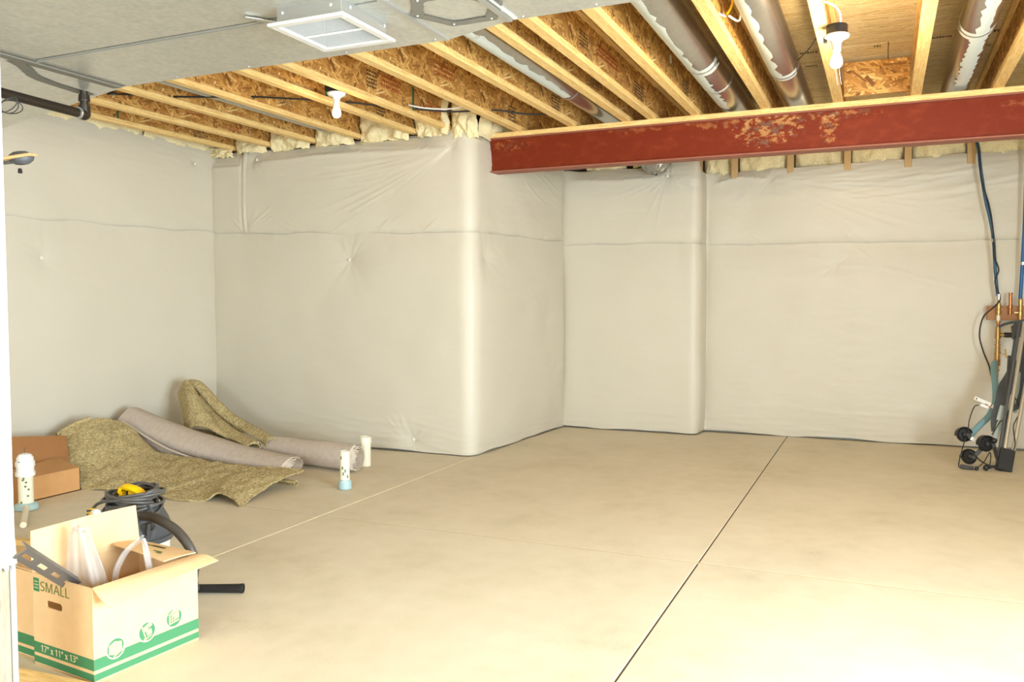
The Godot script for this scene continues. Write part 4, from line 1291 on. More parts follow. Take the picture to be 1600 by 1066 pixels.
func build_moving_box() -> void:
	# the near right corner is at (-2.413, -1.956); the long side runs away from us, turned 7 degrees
	var L := 0.432; var W := 0.342; var H := 0.33; var th := 0.005
	var turn := deg_to_rad(-5.5)
	var ex := V(1, 0, 0).rotated(Vector3.UP, turn); var ez := V(0, 0, 1).rotated(Vector3.UP, turn)
	var ctr := V(-2.413, 0, -1.958) - ex * W / 2 - ez * L / 2
	var t := thing("moving_box", "open cardboard moving box printed SMALL with green stripes, standing left in the foreground", "box", ctr, turn)
	carton(t, L, W, H, "cardboard")
	# short side facing us, with its hand hole
	var m := Mb.new()
	var z := L / 2 - th / 2
	var hx := -0.045; var hy := 0.232; var hw := 0.046; var hh := 0.0135
	m.box(V(0, (hy - hh) / 2, z), V(W - 2 * th, hy - hh, th), 0.0); m.box(V(0, (hy + hh + H) / 2, z), V(W - 2 * th, H - hy - hh, th), 0.0)
	m.box(V((hx - hw - W / 2 + th) / 2, hy, z), V(hx - hw + W / 2 - th, hh * 2, th)); m.box(V((hx + hw + W / 2 - th) / 2, hy, z), V(W / 2 - th - hx - hw, hh * 2, th))
	for s in [-1.0, 1.0]:   # round ends of the hole
		for k in 6:
			var a0 := PI / 2 * k / 6.0; var a1 := PI / 2 * (k + 1) / 6.0
			for q in [-1.0, 1.0]:
				var c := V(hx + s * (hw - hh), hy, z)
				var x: float = hx + s * hw
				var p0 := c + V(s * cos(a0) * hh, q * sin(a0) * hh, 0); var p1 := c + V(s * cos(a1) * hh, q * sin(a1) * hh, 0)
				var e0 := V(x, p0.y, z); var e1 := V(x, p1.y, z)
				for dz in [th / 2, -th / 2]:
					if (s * q > 0) == (dz > 0): m.quad(p0 + V(0, 0, dz), e0 + V(0, 0, dz), e1 + V(0, 0, dz), p1 + V(0, 0, dz))
					else: m.quad(p1 + V(0, 0, dz), e1 + V(0, 0, dz), e0 + V(0, 0, dz), p0 + V(0, 0, dz))
	part("short_side", m, M["cardboard"], t, "short side with hand hole and the word SMALL")
	# flaps
	m = Mb.new()
	var P := func(ctrl, nu, nv): return patch(ctrl, nu, nv)
	m.slab(P.call([[V(W / 2, H, L / 2), V(W / 2 + 0.035, H - 0.018, L / 2 + 0.004), V(W / 2 + 0.075, H - 0.055, L / 2 - 0.004)], [V(W / 2, H, 0), V(W / 2 + 0.04, H - 0.006, 0), V(W / 2 + 0.085, H - 0.03, 0)], [V(W / 2, H, -L / 2), V(W / 2 + 0.045, H + 0.002, -L / 2 - 0.006), V(W / 2 + 0.10, H - 0.012, -L / 2 - 0.012)]], 14, 8), 14, 8, 0.004)
	part("flap", m, M["cardboard"], t, "long flap folded outward over the printed side")
	m = Mb.new()
	m.slab(P.call([[V(-W / 2 - 0.012, H + 0.148, L / 2 - 0.004), V(-W / 2 - 0.006, H + 0.07, L / 2), V(-W / 2 + 0.002, H, L / 2)], [V(-W / 2 - 0.016, H + 0.152, 0), V(-W / 2 - 0.008, H + 0.075, 0), V(-W / 2 + 0.002, H, 0)], [V(-W / 2 - 0.012, H + 0.15, -L / 2 + 0.004), V(-W / 2 - 0.006, H + 0.07, -L / 2), V(-W / 2 + 0.002, H, -L / 2)]], 12, 8), 12, 8, 0.004)
	part("flap", m, M["cardboard"], t, "long flap standing straight up")
	m = Mb.new()
	m.slab(P.call([[V(W / 2 - 0.006, H + 0.006, -L / 2 + 0.002), V(0, H + 0.006, -L / 2), V(-W / 2 + 0.006, H + 0.006, -L / 2 + 0.002)], [V(W / 2 - 0.008, H + 0.01, -L / 2 + 0.07), V(0, H + 0.018, -L / 2 + 0.07), V(-W / 2 + 0.01, H + 0.02, -L / 2 + 0.07)], [V(W / 2 - 0.02, H + 0.006, -L / 2 + 0.135), V(0, H + 0.022, -L / 2 + 0.14), V(-W / 2 + 0.03, H + 0.026, -L / 2 + 0.135)]], 10, 10), 10, 10, 0.004)
	part("flap", m, M["cardboard"], t, "far short flap folded inward, with olive print")
	m = Mb.new()   # marks on that flap
	for e in [[0.02, 0.05, 0.07], [0.0, 0.05, 0.10], [0.06, 0.09, 0.05], [0.08, 0.10, 0.03]]: m.box(V(e[0], H + 0.0215, -L / 2 + e[1]), V(e[2], 0.0008, 0.007))
	part("flap_print", m, M["print_olive"], t)
	# print: stripes round the near two sides
	var st := func(y0, y1):
		var q := Mb.new()
		q.box(V(W / 2 + 0.0003, (y0 + y1) / 2, 0), V(0.0007, y1 - y0, L - 0.001)); q.box(V(0, (y0 + y1) / 2, L / 2 + 0.0003), V(W - 0.001, y1 - y0, 0.0007))
		part("printed_stripe", q, M["print_green"], t)
	st.call(0.046, 0.085); st.call(0.010, 0.034)
	var face := Transform3D(Basis(), V(0, 0, L / 2 + 0.0007))
	text_mesh("SMALL", 0.034, M["print_olive"], t, face.translated(V(-0.040, 0.290, 0)) * Transform3D(Basis().scaled(V(1.22, 1, 1)), Vector3.ZERO), "lettering", "Droid Sans", "the word SMALL")
	text_mesh("17\" x 11\" x 13\"", 0.0235, M["print_cream"], t, face.translated(V(-0.022, 0.066, 0.0007)), "lettering", "Droid Sans", "printed size 17\" x 11\" x 13\"")
	m = Mb.new()   # green emblem beside the word: rounded square with three pale rows
	m.box(V(-0.147, 0.292, L / 2 + 0.0003), V(0.034, 0.048, 0.0007), 0.0)
	part("printed_emblem", m, M["print_green"], t, "small green square emblem")
	m = Mb.new()
	for k in 3:
		for i in 5: m.box(V(-0.157 + 0.005 * i, 0.303 - 0.011 * k, L / 2 + 0.0008), V(0.0026, 0.004 if (i + k) % 2 else 0.003, 0.0005))
	part("emblem_rows", m, M["print_cream"], t)
	# three round icons on the long side: a wrapped box, a hand truck, a store room
	var side := func(zc, y): return V(W / 2 + 0.0009, y, zc)
	var spots := [[0.135, 0.098], [0.01, 0.112], [-0.105, 0.124]]
	for i in 3:
		var zc: float = spots[i][0]; var yc: float = spots[i][1]
		var q := Mb.new()
		q.xf = at_y(Vector3.RIGHT, side.call(zc, yc))
		q.lathe(PackedVector2Array([Vector2(0.033, 0), Vector2(0.0375, 0), Vector2(0.0375, 0.0005), Vector2(0.033, 0.0005)]), 36)
		part("icon_ring", q, M["print_cream"], t)
		q = Mb.new(); q.xf = at_y(Vector3.RIGHT, side.call(zc, yc))
		q.lathe(PackedVector2Array([Vector2(0, 0.0002), Vector2(0.033, 0.0002), Vector2(0.033, 0.0), Vector2(0, 0.0)]), 36)
		part("icon_disc", q, M["print_green"], t)
		var pic := Mb.new(); var lines := Mb.new()
		var put := func(mm: Mb, pts: Array, lift := 0.0014):
			var pa := PackedVector2Array()
			for e in pts: pa.append(Vector2(e[0], e[1]))
			mm.xf = Transform3D(Basis(V(0, 0, -1), Vector3.UP, V(1, 0, 0)), V(W / 2 + lift - 0.0007, yc, zc))
			mm.prism(pa, 0.0, 0.0005)
		if i == 0:
			put.call(pic, [[-0.026, -0.016], [0.002, -0.026], [0.002, 0.004], [-0.026, 0.012]]); put.call(pic, [[0.0035, -0.026], [0.024, -0.012], [0.024, 0.015], [0.0035, 0.004]]); put.call(pic, [[-0.026, 0.0135], [0.003, 0.0055], [0.024, 0.0165], [-0.004, 0.024]])
			put.call(pic, [[-0.01, -0.033], [0.03, -0.014], [0.036, 0.006], [0.033, 0.008], [0.027, -0.011], [-0.01, -0.029]])
		elif i == 1:
			put.call(pic, [[-0.012, 0.0], [0.006, 0.006], [0.001, 0.024], [-0.016, 0.018]]); put.call(pic, [[0.001, -0.018], [0.021, -0.011], [0.016, 0.008], [-0.004, 0.001]]); put.call(pic, [[0.0, 0.026], [0.017, 0.032], [0.021, 0.016], [0.006, 0.012]])
			put.call(pic, [[-0.026, 0.03], [-0.022, 0.031], [-0.003, -0.024], [0.022, -0.016], [0.022, -0.019], [-0.006, -0.029]])
			put.call(pic, [[-0.014, -0.03], [-0.008, -0.033], [-0.003, -0.03], [-0.002, -0.024], [-0.008, -0.021], [-0.014, -0.024]])
		else:
			put.call(pic, [[-0.022, -0.022], [0.022, -0.016], [0.022, 0.018], [-0.022, 0.01]]); put.call(pic, [[-0.026, 0.013], [0.026, 0.021], [0.002, 0.034]])
			for e in [[-0.016, -0.016], [-0.006, -0.015], [0.004, -0.014], [0.013, -0.012], [-0.016, -0.006], [-0.006, -0.005], [-0.016, 0.003]]:
				put.call(lines, [[e[0], e[1]], [e[0] + 0.007, e[1] + 0.001], [e[0] + 0.007, e[1] + 0.0075], [e[0], e[1] + 0.0065]], 0.0019)
		part("icon_drawing", pic, M["cardboard"], t)
		if i == 2: part("icon_marks", lines, M["print_green"], t)
	# a second box of the same kind, tucked behind the stud
	var c2 := ctr - ex * (W + 0.012) + ez * -0.02
	var t2 := thing("moving_box", "matching cardboard box with green stripes, wedged between the stud and the printed box", "box", c2, turn)
	carton(t2, L, W, H - 0.01, "cardboard")
	m = Mb.new(); m.box(V(0, (H - 0.01) / 2, L / 2 - th / 2), V(W - 2 * th, H - 0.01, th), 0.001); part("short_side", m, M["cardboard"], t2)
	for e in [[0.046, 0.085], [0.010, 0.034]]:
		m = Mb.new(); m.box(V(0, (e[0] + e[1]) / 2, L / 2 + 0.0003), V(W - 0.001, e[1] - e[0], 0.0007)); part("printed_stripe", m, M["print_green"], t2)
	m = Mb.new(); m.slab(patch([[V(-W / 2, H - 0.008, L / 2), V(0, H - 0.006, L / 2), V(W / 2 - 0.012, H - 0.008, L / 2)], [V(-W / 2, H - 0.006, L / 2 - 0.1), V(0, H - 0.004, L / 2 - 0.1), V(W / 2 - 0.012, H - 0.006, L / 2 - 0.1)], [V(-W / 2, H - 0.01, -L / 2), V(0, H - 0.008, -L / 2), V(W / 2 - 0.012, H - 0.01, -L / 2)]], 8, 6), 8, 6, 0.004)
	part("flap", m, M["cardboard"], t2, "closed top flap")
	# plastic bags standing up inside the printed box
	bag("plastic_bag", "thin whitish plastic bag bunched to a peak at the left inside the printed box", ctr + ex * -0.035 + ez * 0.085, turn, 0.085, 0.475, 1.0)
	bag_handles("plastic_bag", "thin whitish plastic bag whose two handles rise at the right inside the printed box", ctr + ex * 0.085 + ez * -0.035, turn)
	# contents: flat cartons under the bags
	var fl := thing("folded_carton", "flattened cardboard piece lying inside the printed box under the bags", "cardboard", ctr + V(0, 0.006, 0), turn)
	m = Mb.new(); m.box(V(0, 0.08, 0), V(W - 0.03, 0.15, L - 0.03), 0.004); part("sheet", m, M["cardboard_inside"], fl)
	# slotted steel angle leaning on the short side
	var s := thing("slotted_angle", "grey slotted steel angle bracket leaning into the printed box beside the stud", "bracket", V(-2.477, 0.418, -1.84))
	var a := V(0.09, 0.112, 0.15); var b := V(-0.113, -0.128, -0.19)
	var dx := (b - a).normalized(); var nz_ := dx.cross(V(0.75, 0.1, 0.65).normalized()).normalized(); var ny := nz_.cross(dx).normalized()
	var B := Basis(dx, nz_, -ny) if dx.cross(nz_).dot(-ny) > 0 else Basis(dx, nz_, ny)
	var ll := a.distance_to(b)
	m = Mb.new(); m.xf = Transform3D(B, (a + b) / 2)
	var wd := 0.046; var sl := 0.066; var sh := 0.0135
	# web with four slots: rails, end pieces and bridges
	for e in [-1.0, 1.0]: m.box(V(0, e * (wd / 2 - (wd / 2 - sh / 2) / 2), 0), V(ll, wd / 2 - sh / 2, 0.0025), 0.0)
	var cells := 4
	var pitch := ll / cells
	for i in range(1, cells): m.box(V(-ll / 2 + pitch * i, 0, 0), V(pitch - sl, sh, 0.0025), 0.0)
	for e in [-1.0, 1.0]: m.box(V(e * (ll / 2 - 0.008), 0, 0), V(0.016, sh, 0.0025), 0.0)
	part("slotted_web", m, M["steel_slotted"], s)
	m = Mb.new(); m.xf = Transform3D(B, (a + b) / 2)
	m.box(V(-0.004, -wd / 2, 0.012), V(ll + 0.02, 0.0025, 0.026), 0.0)
	part("lip", m, M["steel_slotted"], s)

func bag(called: String, label: String, at: Vector3, turn: float, r: float, h: float, sd: float) -> void:
	var t := thing(called, label, "bag", V(at.x, 0.165, at.z), turn)
	var p := PackedVector3Array()
	var nu := 57; var nv := 22
	var y0 := 0.165
	for i in nu:
		var a := TAU * i / (nu - 1)
		for k in nv:
			var f := float(k) / (nv - 1)
			var rr := r * (1.0 - 0.6 * smoothstep(0.3, 1.05, f) * (0.8 + 0.2 * cos(a))) * (1.0 + 0.08 * sin(a * 7.0 + f * 2.0) + 0.05 * sin(a * 15.0 + sd))
			if f > 0.85: rr *= 1.0 - (f - 0.85) * 1.4
			var lean := V(-0.035 * f, 0, 0.01 * f)
			p.append(V(cos(a) * rr * 1.15, (h - y0) * f + (0.012 * sin(a * 3.0) if f > 0.9 else 0.0), -sin(a) * rr * 0.5) + lean)
	var m := Mb.new(); m.grid(p, nu, nv); part("film", m, M["thin_bag"], t)
	m = Mb.new()
	p = PackedVector3Array()
	for i in 33:   # flattened knot of film at the top
		var a := TAU * i / 32.0
		for k in 7:
			var f := k / 6.0
			var rr := 0.024 * (0.6 + 0.7 * sin(PI * f)) * (1.0 + 0.16 * sin(a * 5.0))
			p.append(V(-0.038 + cos(a) * rr, (h - y0) - 0.014 + 0.022 * f, -sin(a) * rr * 0.6 + 0.012))
	m.grid(p, 33, 7); part("bunched_top", m, M["thin_bag"], t)

func bag_handles(called: String, label: String, at: Vector3, turn: float) -> void:
	var t := thing(called, label, "bag", V(at.x, 0.165, at.z), turn)
	var rib := func(pts: Array, w0: float, w1: float):
		var c := curve(pts, 8)
		var p := PackedVector3Array()
		for i in c.size():
			var f := float(i) / (c.size() - 1)
			var d := (c[mini(i + 1, c.size() - 1)] - c[maxi(i - 1, 0)]).normalized()
			var sd := d.cross(V(0.2, 0.1, 1).normalized()).normalized()
			var w := lerpf(w0, w1, sin(PI * f * 0.5))
			for k in 7:
				var q := k / 6.0 - 0.5
				p.append(c[i] + sd * q * w + V(0, 0, 0.008 * cos(q * 9.0 + f * 3.0) + 0.004 * sin(q * 25.0)))
		var m := Mb.new(); m.grid(p, c.size(), 7); part("handle", m, M["thin_bag"], t)
	rib.call([V(-0.075, 0.0, 0.06), V(-0.07, 0.13, 0.055), V(-0.045, 0.21, 0.03), V(0.0, 0.258, 0.0), V(0.012, 0.262, -0.004)], 0.05, 0.022)
	rib.call([V(0.05, 0.0, -0.01), V(0.044, 0.12, -0.008), V(0.03, 0.2, -0.005), V(0.014, 0.262, -0.003)], 0.06, 0.018)
	var p := PackedVector3Array()
	for i in 41:
		var a := TAU * i / 40.0
		for k in 8:
			var f := k / 7.0
			var rr := 0.085 * (1.0 - 0.35 * f) * (1.0 + 0.08 * sin(a * 6.0 + f * 3.0))
			p.append(V(cos(a) * rr, 0.1 * f, -sin(a) * rr * 0.8))
	var m := Mb.new(); m.grid(p, 41, 8); part("film", m, M["thin_bag"], t)

# ---------------------------------------------------------------- vacuum cleaner behind the box
func build_vacuum() -> void:
	var c := V(-3.075, 0, -2.72)
	var t := thing("vacuum_cleaner", "black and yellow canister vacuum cleaner, cord coiled on top, behind the moving box", "vacuum cleaner", c)
	part("tank", lathed([Vector2(0, 0.06), Vector2(0.13, 0.06), Vector2(0.145, 0.075), Vector2(0.15, 0.2), Vector2(0.152, 0.235), Vector2(0, 0.235)], Vector3.ZERO, Vector3.UP, 32), M["pvc"], t, "pale translucent tank")
	part("motor_head", lathed([Vector2(0.155, 0.235), Vector2(0.162, 0.245), Vector2(0.16, 0.275), Vector2(0.148, 0.31), Vector2(0.13, 0.345), Vector2(0.118, 0.37), Vector2(0.1, 0.385), Vector2(0, 0.39)], Vector3.ZERO, Vector3.UP, 32, true), M["grey_plastic"], t)
	part("rim_band", lathed([Vector2(0.15, 0.222), Vector2(0.166, 0.222), Vector2(0.168, 0.244), Vector2(0.15, 0.246)], Vector3.ZERO, Vector3.UP, 32), M["grey_plastic"], t)
	var m := Mb.new()   # carrying handle: an arched yellow grip
	m.xf = Transform3D(Basis(Vector3.UP, deg_to_rad(8)).scaled(V(1.08, 1, 1)), V(0.012, -0.034, 0.01))
	m.slab(patch([[V(-0.062, 0.47, 0.024), V(-0.066, 0.482, 0), V(-0.062, 0.47, -0.024)], [V(-0.045, 0.497, 0.028), V(-0.047, 0.507, 0), V(-0.045, 0.497, -0.026)], [V(-0.005, 0.495, 0.03), V(-0.005, 0.506, 0), V(-0.005, 0.497, -0.026)], [V(0.035, 0.478, 0.028), V(0.037, 0.489, 0), V(0.035, 0.482, -0.024)], [V(0.066, 0.447, 0.022), V(0.07, 0.456, 0), V(0.066, 0.452, -0.02)]], 20, 8), 20, 8, 0.013)
	m.box(V(-0.056, 0.435, 0), V(0.018, 0.085, 0.036), 0.005); m.box(V(0.058, 0.42, 0), V(0.02, 0.06, 0.034), 0.005); m.box(V(-0.003, 0.43, 0), V(0.03, 0.1, 0.03), 0.005); m.box(V(0, 0.395, 0), V(0.15, 0.02, 0.05), 0.006)
	part("handle", m, M["yellow_plastic"], t, "yellow carrying handle")
	for e in [[-0.165, 0.335, 0.075, 0.7], [-0.185, 0.305, 0.05, 0.4]]:   # yellow and black label tabs on the left
		m = Mb.new(); m.box(V(e[0], e[1], e[2]), V(0.02, 0.055, 0.04), 0.004, Basis.from_euler(Vector3(0, -0.9, 0.4))); part("label_tab", m, M["yellow_plastic"], t, "yellow label")
	m = Mb.new()
	for k in 3: m.box(V(-0.169 - 0.005 * k, 0.352 - 0.018 * k, 0.082 - 0.004 * k), V(0.024, 0.005, 0.034), 0.0, Basis.from_euler(Vector3(0, -0.9, 0.4)))
	part("label_marks", m, M["black_plastic"], t)
	m = Mb.new(); m.box(V(0.13, 0.26, 0.055), V(0.05, 0.12, 0.045), 0.01, Basis.from_euler(Vector3(0, 0.4, -0.15))); m.box(V(0.15, 0.30, 0.05), V(0.018, 0.05, 0.05), 0.006, Basis.from_euler(Vector3(0, 0.4, -0.15))); part("latch", m, M["grey_plastic"], t)
	m = Mb.new(); m.box(V(0.1, 0.215, 0.125), V(0.03, 0.02, 0.02), 0.004); part("latch_tab", m, M["yellow_plastic"], t, "small yellow tab below the hose")
	m = Mb.new(); m.box(V(0.108, 0.185, 0.125), V(0.05, 0.045, 0.03), 0.006); part("hose_port", m, M["grey_plastic"], t)
	for k in 4:
		var a := TAU * k / 4.0 + 0.6
		part("caster", lathed([Vector2(0, -0.012), Vector2(0.022, -0.012), Vector2(0.026, -0.006), Vector2(0.026, 0.006), Vector2(0.022, 0.012), Vector2(0, 0.012)], V(cos(a) * 0.15, 0.026, sin(a) * 0.15), V(sin(a), 0, -cos(a)), 16), M["black_plastic"], t)
		m = Mb.new(); m.box(V(cos(a) * 0.135, 0.06, sin(a) * 0.135), V(0.06, 0.03, 0.06), 0.008, Basis(Vector3.UP, -a)); part("caster_foot", m, M["grey_plastic"], t)
	# power cord: many loose turns round the head
	var pts := []
	var turns := 13
	for i in turns * 14:
		var f := float(i) / (turns * 14)
		var a := TAU * turns * f
		var r := 0.108 + 0.022 * sin(f * 31.0) + 0.009 * sin(a * 2.0 + f * 40.0) + 0.012 * cos(a - 0.4)
		var y := 0.402 + 0.034 * sin(f * 23.0) + 0.02 * sin(a + f * 9.0) - 0.012 * sin(a)
		pts.append(V(cos(a) * r, y, sin(a) * r * 0.9))
	m = Mb.new(); m.tube(curve(pts, 2), 0.0068, 7); part("cord", m, M["cord_grey"], t, "black power cord in many turns")
	m = Mb.new(); m.tube(curve([V(0.085, 0.42, -0.09), V(0.12, 0.445, -0.04), V(0.13, 0.455, 0.02), V(0.10, 0.43, 0.06)], 6), 0.0085, 8); part("cord", m, M["cord_grey"], t)
	m = Mb.new(); m.tube(curve([V(-0.09, 0.40, 0.05), V(-0.17, 0.375, 0.05), V(-0.215, 0.325, 0.05), V(-0.19, 0.285, 0.07), V(-0.13, 0.28, 0.09)], 6), 0.007, 8); part("cord", m, M["cord_grey"], t)
	m = Mb.new(); m.tube(curve([V(0.1, 0.41, 0.03), V(0.15, 0.385, 0.04), V(0.185, 0.33, 0.05), V(0.172, 0.30, 0.05), V(0.14, 0.285, 0.05)], 6), 0.005, 8); part("cord", m, M["cord_grey"], t)
	m = lathed([Vector2(0, 0), Vector2(0.013, 0), Vector2(0.017, 0.01), Vector2(0.017, 0.035), Vector2(0.009, 0.05), Vector2(0, 0.05)], V(-0.125, 0.355, 0.105), V(0.8, 0.1, 0.2), 14); part("plug", m, M["white_plastic"], t, "white cord plug")
	# hose: ribbed black tube arching to the floor, and its straight wand
	var hs := thing("vacuum_hose", "ribbed black vacuum hose arching down behind the moving box to its wand", "hose", V(-2.9, 0, -2.75))
	var o := V(-2.9, 0, -2.75)
	var path := curve([V(-2.899, 0.373, -2.608), V(-2.830, 0.373, -2.606), V(-2.753, 0.361, -2.596), V(-2.685, 0.335, -2.592), V(-2.625, 0.298, -2.583), V(-2.592, 0.248, -2.586), V(-2.60, 0.185, -2.60), V(-2.65, 0.115, -2.64), V(-2.72, 0.045, -2.72), V(-2.78, 0.026, -2.768)], 24)
	var rel := PackedVector3Array(); var rs := []
	for i in path.size():
		rel.append(path[i] - o); rs.append(0.0185 + (0.0018 if i % 2 else -0.0014))
	m = Mb.new(); m.tube(rel, rs, 18); part("ribbed_hose", m, M["hose_grey"], hs)
	m = Mb.new(); m.tube(PackedVector3Array([V(-2.79, 0.021, -2.764) - o, V(-2.7, 0.021, -2.803) - o, V(-2.578, 0.021, -2.858) - o]), [0.018, 0.0185, 0.02], 20, false)
	m.tube(PackedVector3Array([V(-2.578, 0.021, -2.858) - o, V(-2.62, 0.021, -2.838) - o]), [0.0165, 0.015], 20, true)
	var q := lathed([Vector2(0.0165, 0), Vector2(0.021, 0), Vector2(0.021, 0.012), Vector2(0.019, 0.013)], V(-2.574, 0.021, -2.86) - o, V(-0.9, 0, 0.42), 20)
	part("wand", m, M["black_plastic"], hs); part("wand_rim", q, M["black_plastic"], hs)

# ---------------------------------------------------------------- brown carton by the left wall
func build_brown_carton() -> void:
	var t := thing("brown_carton", "open brown cardboard carton by the left wall, its tall back flap up", "carton", V(-5.21, 0, -3.62))
	var x1 := 0.2; var x0 := -0.19; var z0 := -0.375; var z1 := 0.45; var h := 0.158; var th := 0.006
	var m := Mb.new(); m.box(V((x0 + x1) / 2, 0.004, (z0 + z1) / 2), V(x1 - x0, 0.006, z1 - z0)); part("base", m, M["cardboard_brown"], t)
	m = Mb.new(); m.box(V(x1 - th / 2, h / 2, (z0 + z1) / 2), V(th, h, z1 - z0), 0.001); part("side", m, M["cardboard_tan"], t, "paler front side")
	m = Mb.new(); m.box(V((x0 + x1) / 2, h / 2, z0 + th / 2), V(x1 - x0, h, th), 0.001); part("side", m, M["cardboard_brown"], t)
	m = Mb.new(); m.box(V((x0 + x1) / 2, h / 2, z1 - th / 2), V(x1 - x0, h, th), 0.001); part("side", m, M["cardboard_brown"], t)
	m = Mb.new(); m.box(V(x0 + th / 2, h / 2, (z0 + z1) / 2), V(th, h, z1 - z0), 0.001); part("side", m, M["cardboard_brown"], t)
	m = Mb.new(); m.slab(patch([[V(x1, h, z1), V(x1 - 0.1, h + 0.008, z1), V(x1 - 0.2, h + 0.01, z1 - 0.01)], [V(x1, h, 0.0), V(x1 - 0.12, h + 0.012, 0.0), V(x1 - 0.24, h + 0.018, 0.0)], [V(x1, h, z0), V(x1 - 0.16, h + 0.02, z0 - 0.03), V(x1 - 0.33, h + 0.035, z0 - 0.10)]], 10, 8), 10, 8, 0.005)
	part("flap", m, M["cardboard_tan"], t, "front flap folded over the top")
	m = Mb.new(); m.slab(patch([[V(x0 - 0.09, 0.35, z1 + 0.02), V(x0 - 0.06, 0.25, z1 + 0.01), V(x0, h - 0.06, z1)], [V(x0 - 0.11, 0.375, 0.0), V(x0 - 0.075, 0.26, 0.0), V(x0, h - 0.06, 0.0)], [V(x0 - 0.03, 0.315, -0.60), V(x0 + 0.05, 0.22, -0.55), V(x0 + 0.15, h - 0.07, -0.49)]], 14, 8), 14, 8, 0.005)
	part("flap", m, M["cardboard_brown"], t, "tall back flap standing up")

# ---------------------------------------------------------------- plumbing stubs in the slab
func build_pipes() -> void:
	var t := thing("pipe_stub", "white plastic pipe stub rising from the floor in front of the carpet roll", "pipe", V(-3.37, 0, -4.756), 0.0, "plastic pipe stubs")
	part("collar", lathed([Vector2(0.038, 0), Vector2(0.046, 0.004), Vector2(0.045, 0.05), Vector2(0.041, 0.062), Vector2(0.03, 0.064)], Vector3.ZERO, Vector3.UP, 24), M["pvc_blue"], t, "pale blue collar at the foot")
	part("pipe", lathed([Vector2(0.03, 0), Vector2(0.0335, 0.05), Vector2(0.0335, 0.262), Vector2(0.0285, 0.264), Vector2(0.0285, 0.2), Vector2(0, 0.2)], Vector3.ZERO, Vector3.UP, 24), M["pvc"], t)
	var m := Mb.new()
	for e in [[0.3, 0.11], [0.7, 0.13], [0.15, 0.15], [1.2, 0.09], [-0.2, 0.22]]:
		m.box(V(sin(e[0]) * 0.0335, e[1], cos(e[0]) * 0.0335), V(0.010, 0.022, 0.002), 0.0005, Basis(Vector3.UP, e[0]))
	part("chipped_print", m, M["print_olive"], t)
	t = thing("pipe_stub", "white plastic pipe stub with a cleanout cap, beside the brown carton", "pipe", V(-4.862, 0, -3.49), 0.0, "plastic pipe stubs")
	part("pipe", lathed([Vector2(0.043, 0), Vector2(0.043, 0.225), Vector2(0, 0.226)], Vector3.ZERO, Vector3.UP, 26), M["pvc"], t)
	part("collar", lathed([Vector2(0.05, 0), Vector2(0.07, 0.003), Vector2(0.066, 0.03), Vector2(0.05, 0.042), Vector2(0.043, 0.043)], Vector3.ZERO, Vector3.UP, 26), M["pvc_blue"], t, "bluish collar at the foot")
	part("cap", lathed([Vector2(0.043, 0.21), Vector2(0.056, 0.212), Vector2(0.056, 0.235), Vector2(0.05, 0.238), Vector2(0.05, 0.268), Vector2(0.055, 0.27), Vector2(0.055, 0.30), Vector2(0.048, 0.304), Vector2(0.048, 0.325), Vector2(0.034, 0.345), Vector2(0.012, 0.352), Vector2(0, 0.352)], Vector3.ZERO, Vector3.UP, 26), M["white_plastic"], t, "white stepped cleanout cap")
	m = Mb.new(); m.tube(PackedVector3Array([V(0, 0.35, 0), V(0.002, 0.39, 0)]), 0.002, 6); part("wire_tail", m, M["cord_grey"], t)
	m = Mb.new()
	for e in [[0.6, 0.19], [1.0, 0.175], [0.9, 0.15], [1.3, 0.13], [0.3, 0.05], [0.7, 0.2], [1.2, 0.09]]:
		m.box(V(sin(e[0]) * 0.043, e[1], cos(e[0]) * 0.043), V(0.012, 0.012, 0.002), 0.0005, Basis(Vector3.UP, e[0]) * Basis(Vector3.BACK, e[1] * 20.0))
	part("chipped_print", m, M["print_olive"], t)
	m = Mb.new(); m.box(V(0.01, 0.30, 0.048), V(0.014, 0.012, 0.004), 0.001); part("cap_mark", m, M["print_black"], t)
	t = thing("pipe_stub", "short white plastic pipe stub peeping out behind the end of the carpet roll", "pipe", V(-3.70, 0, -5.5), 0.0, "plastic pipe stubs")
	part("pipe", lathed([Vector2(0.042, 0), Vector2(0.042, 0.18), Vector2(0.047, 0.182), Vector2(0.047, 0.228), Vector2(0.04, 0.231), Vector2(0.038, 0.2), Vector2(0, 0.2)], Vector3.ZERO, Vector3.UP, 24), M["pvc"], t)
	# scraps on the floor by the stud
	t = thing("pipe_scrap", "pale plastic pipe scrap lying beside the capped pipe stub", "pipe", V(-4.62, 0.02, -3.30))
	m = Mb.new(); m.tube(PackedVector3Array([V(-0.2, 0, -0.16), V(0.16, 0, 0.12)]), 0.018, 14); part("tube", m, M["pvc"], t)
	t = thing("wood_scrap", "pale yellow strip of wood on the floor behind the moving box", "wood", V(-4.13, 0.015, -2.97), 0.2)
	m = Mb.new(); m.box(V(0, 0, 0), V(0.3, 0.03, 0.05), 0.003); part("strip", m, M["lumber_along_x"], t)

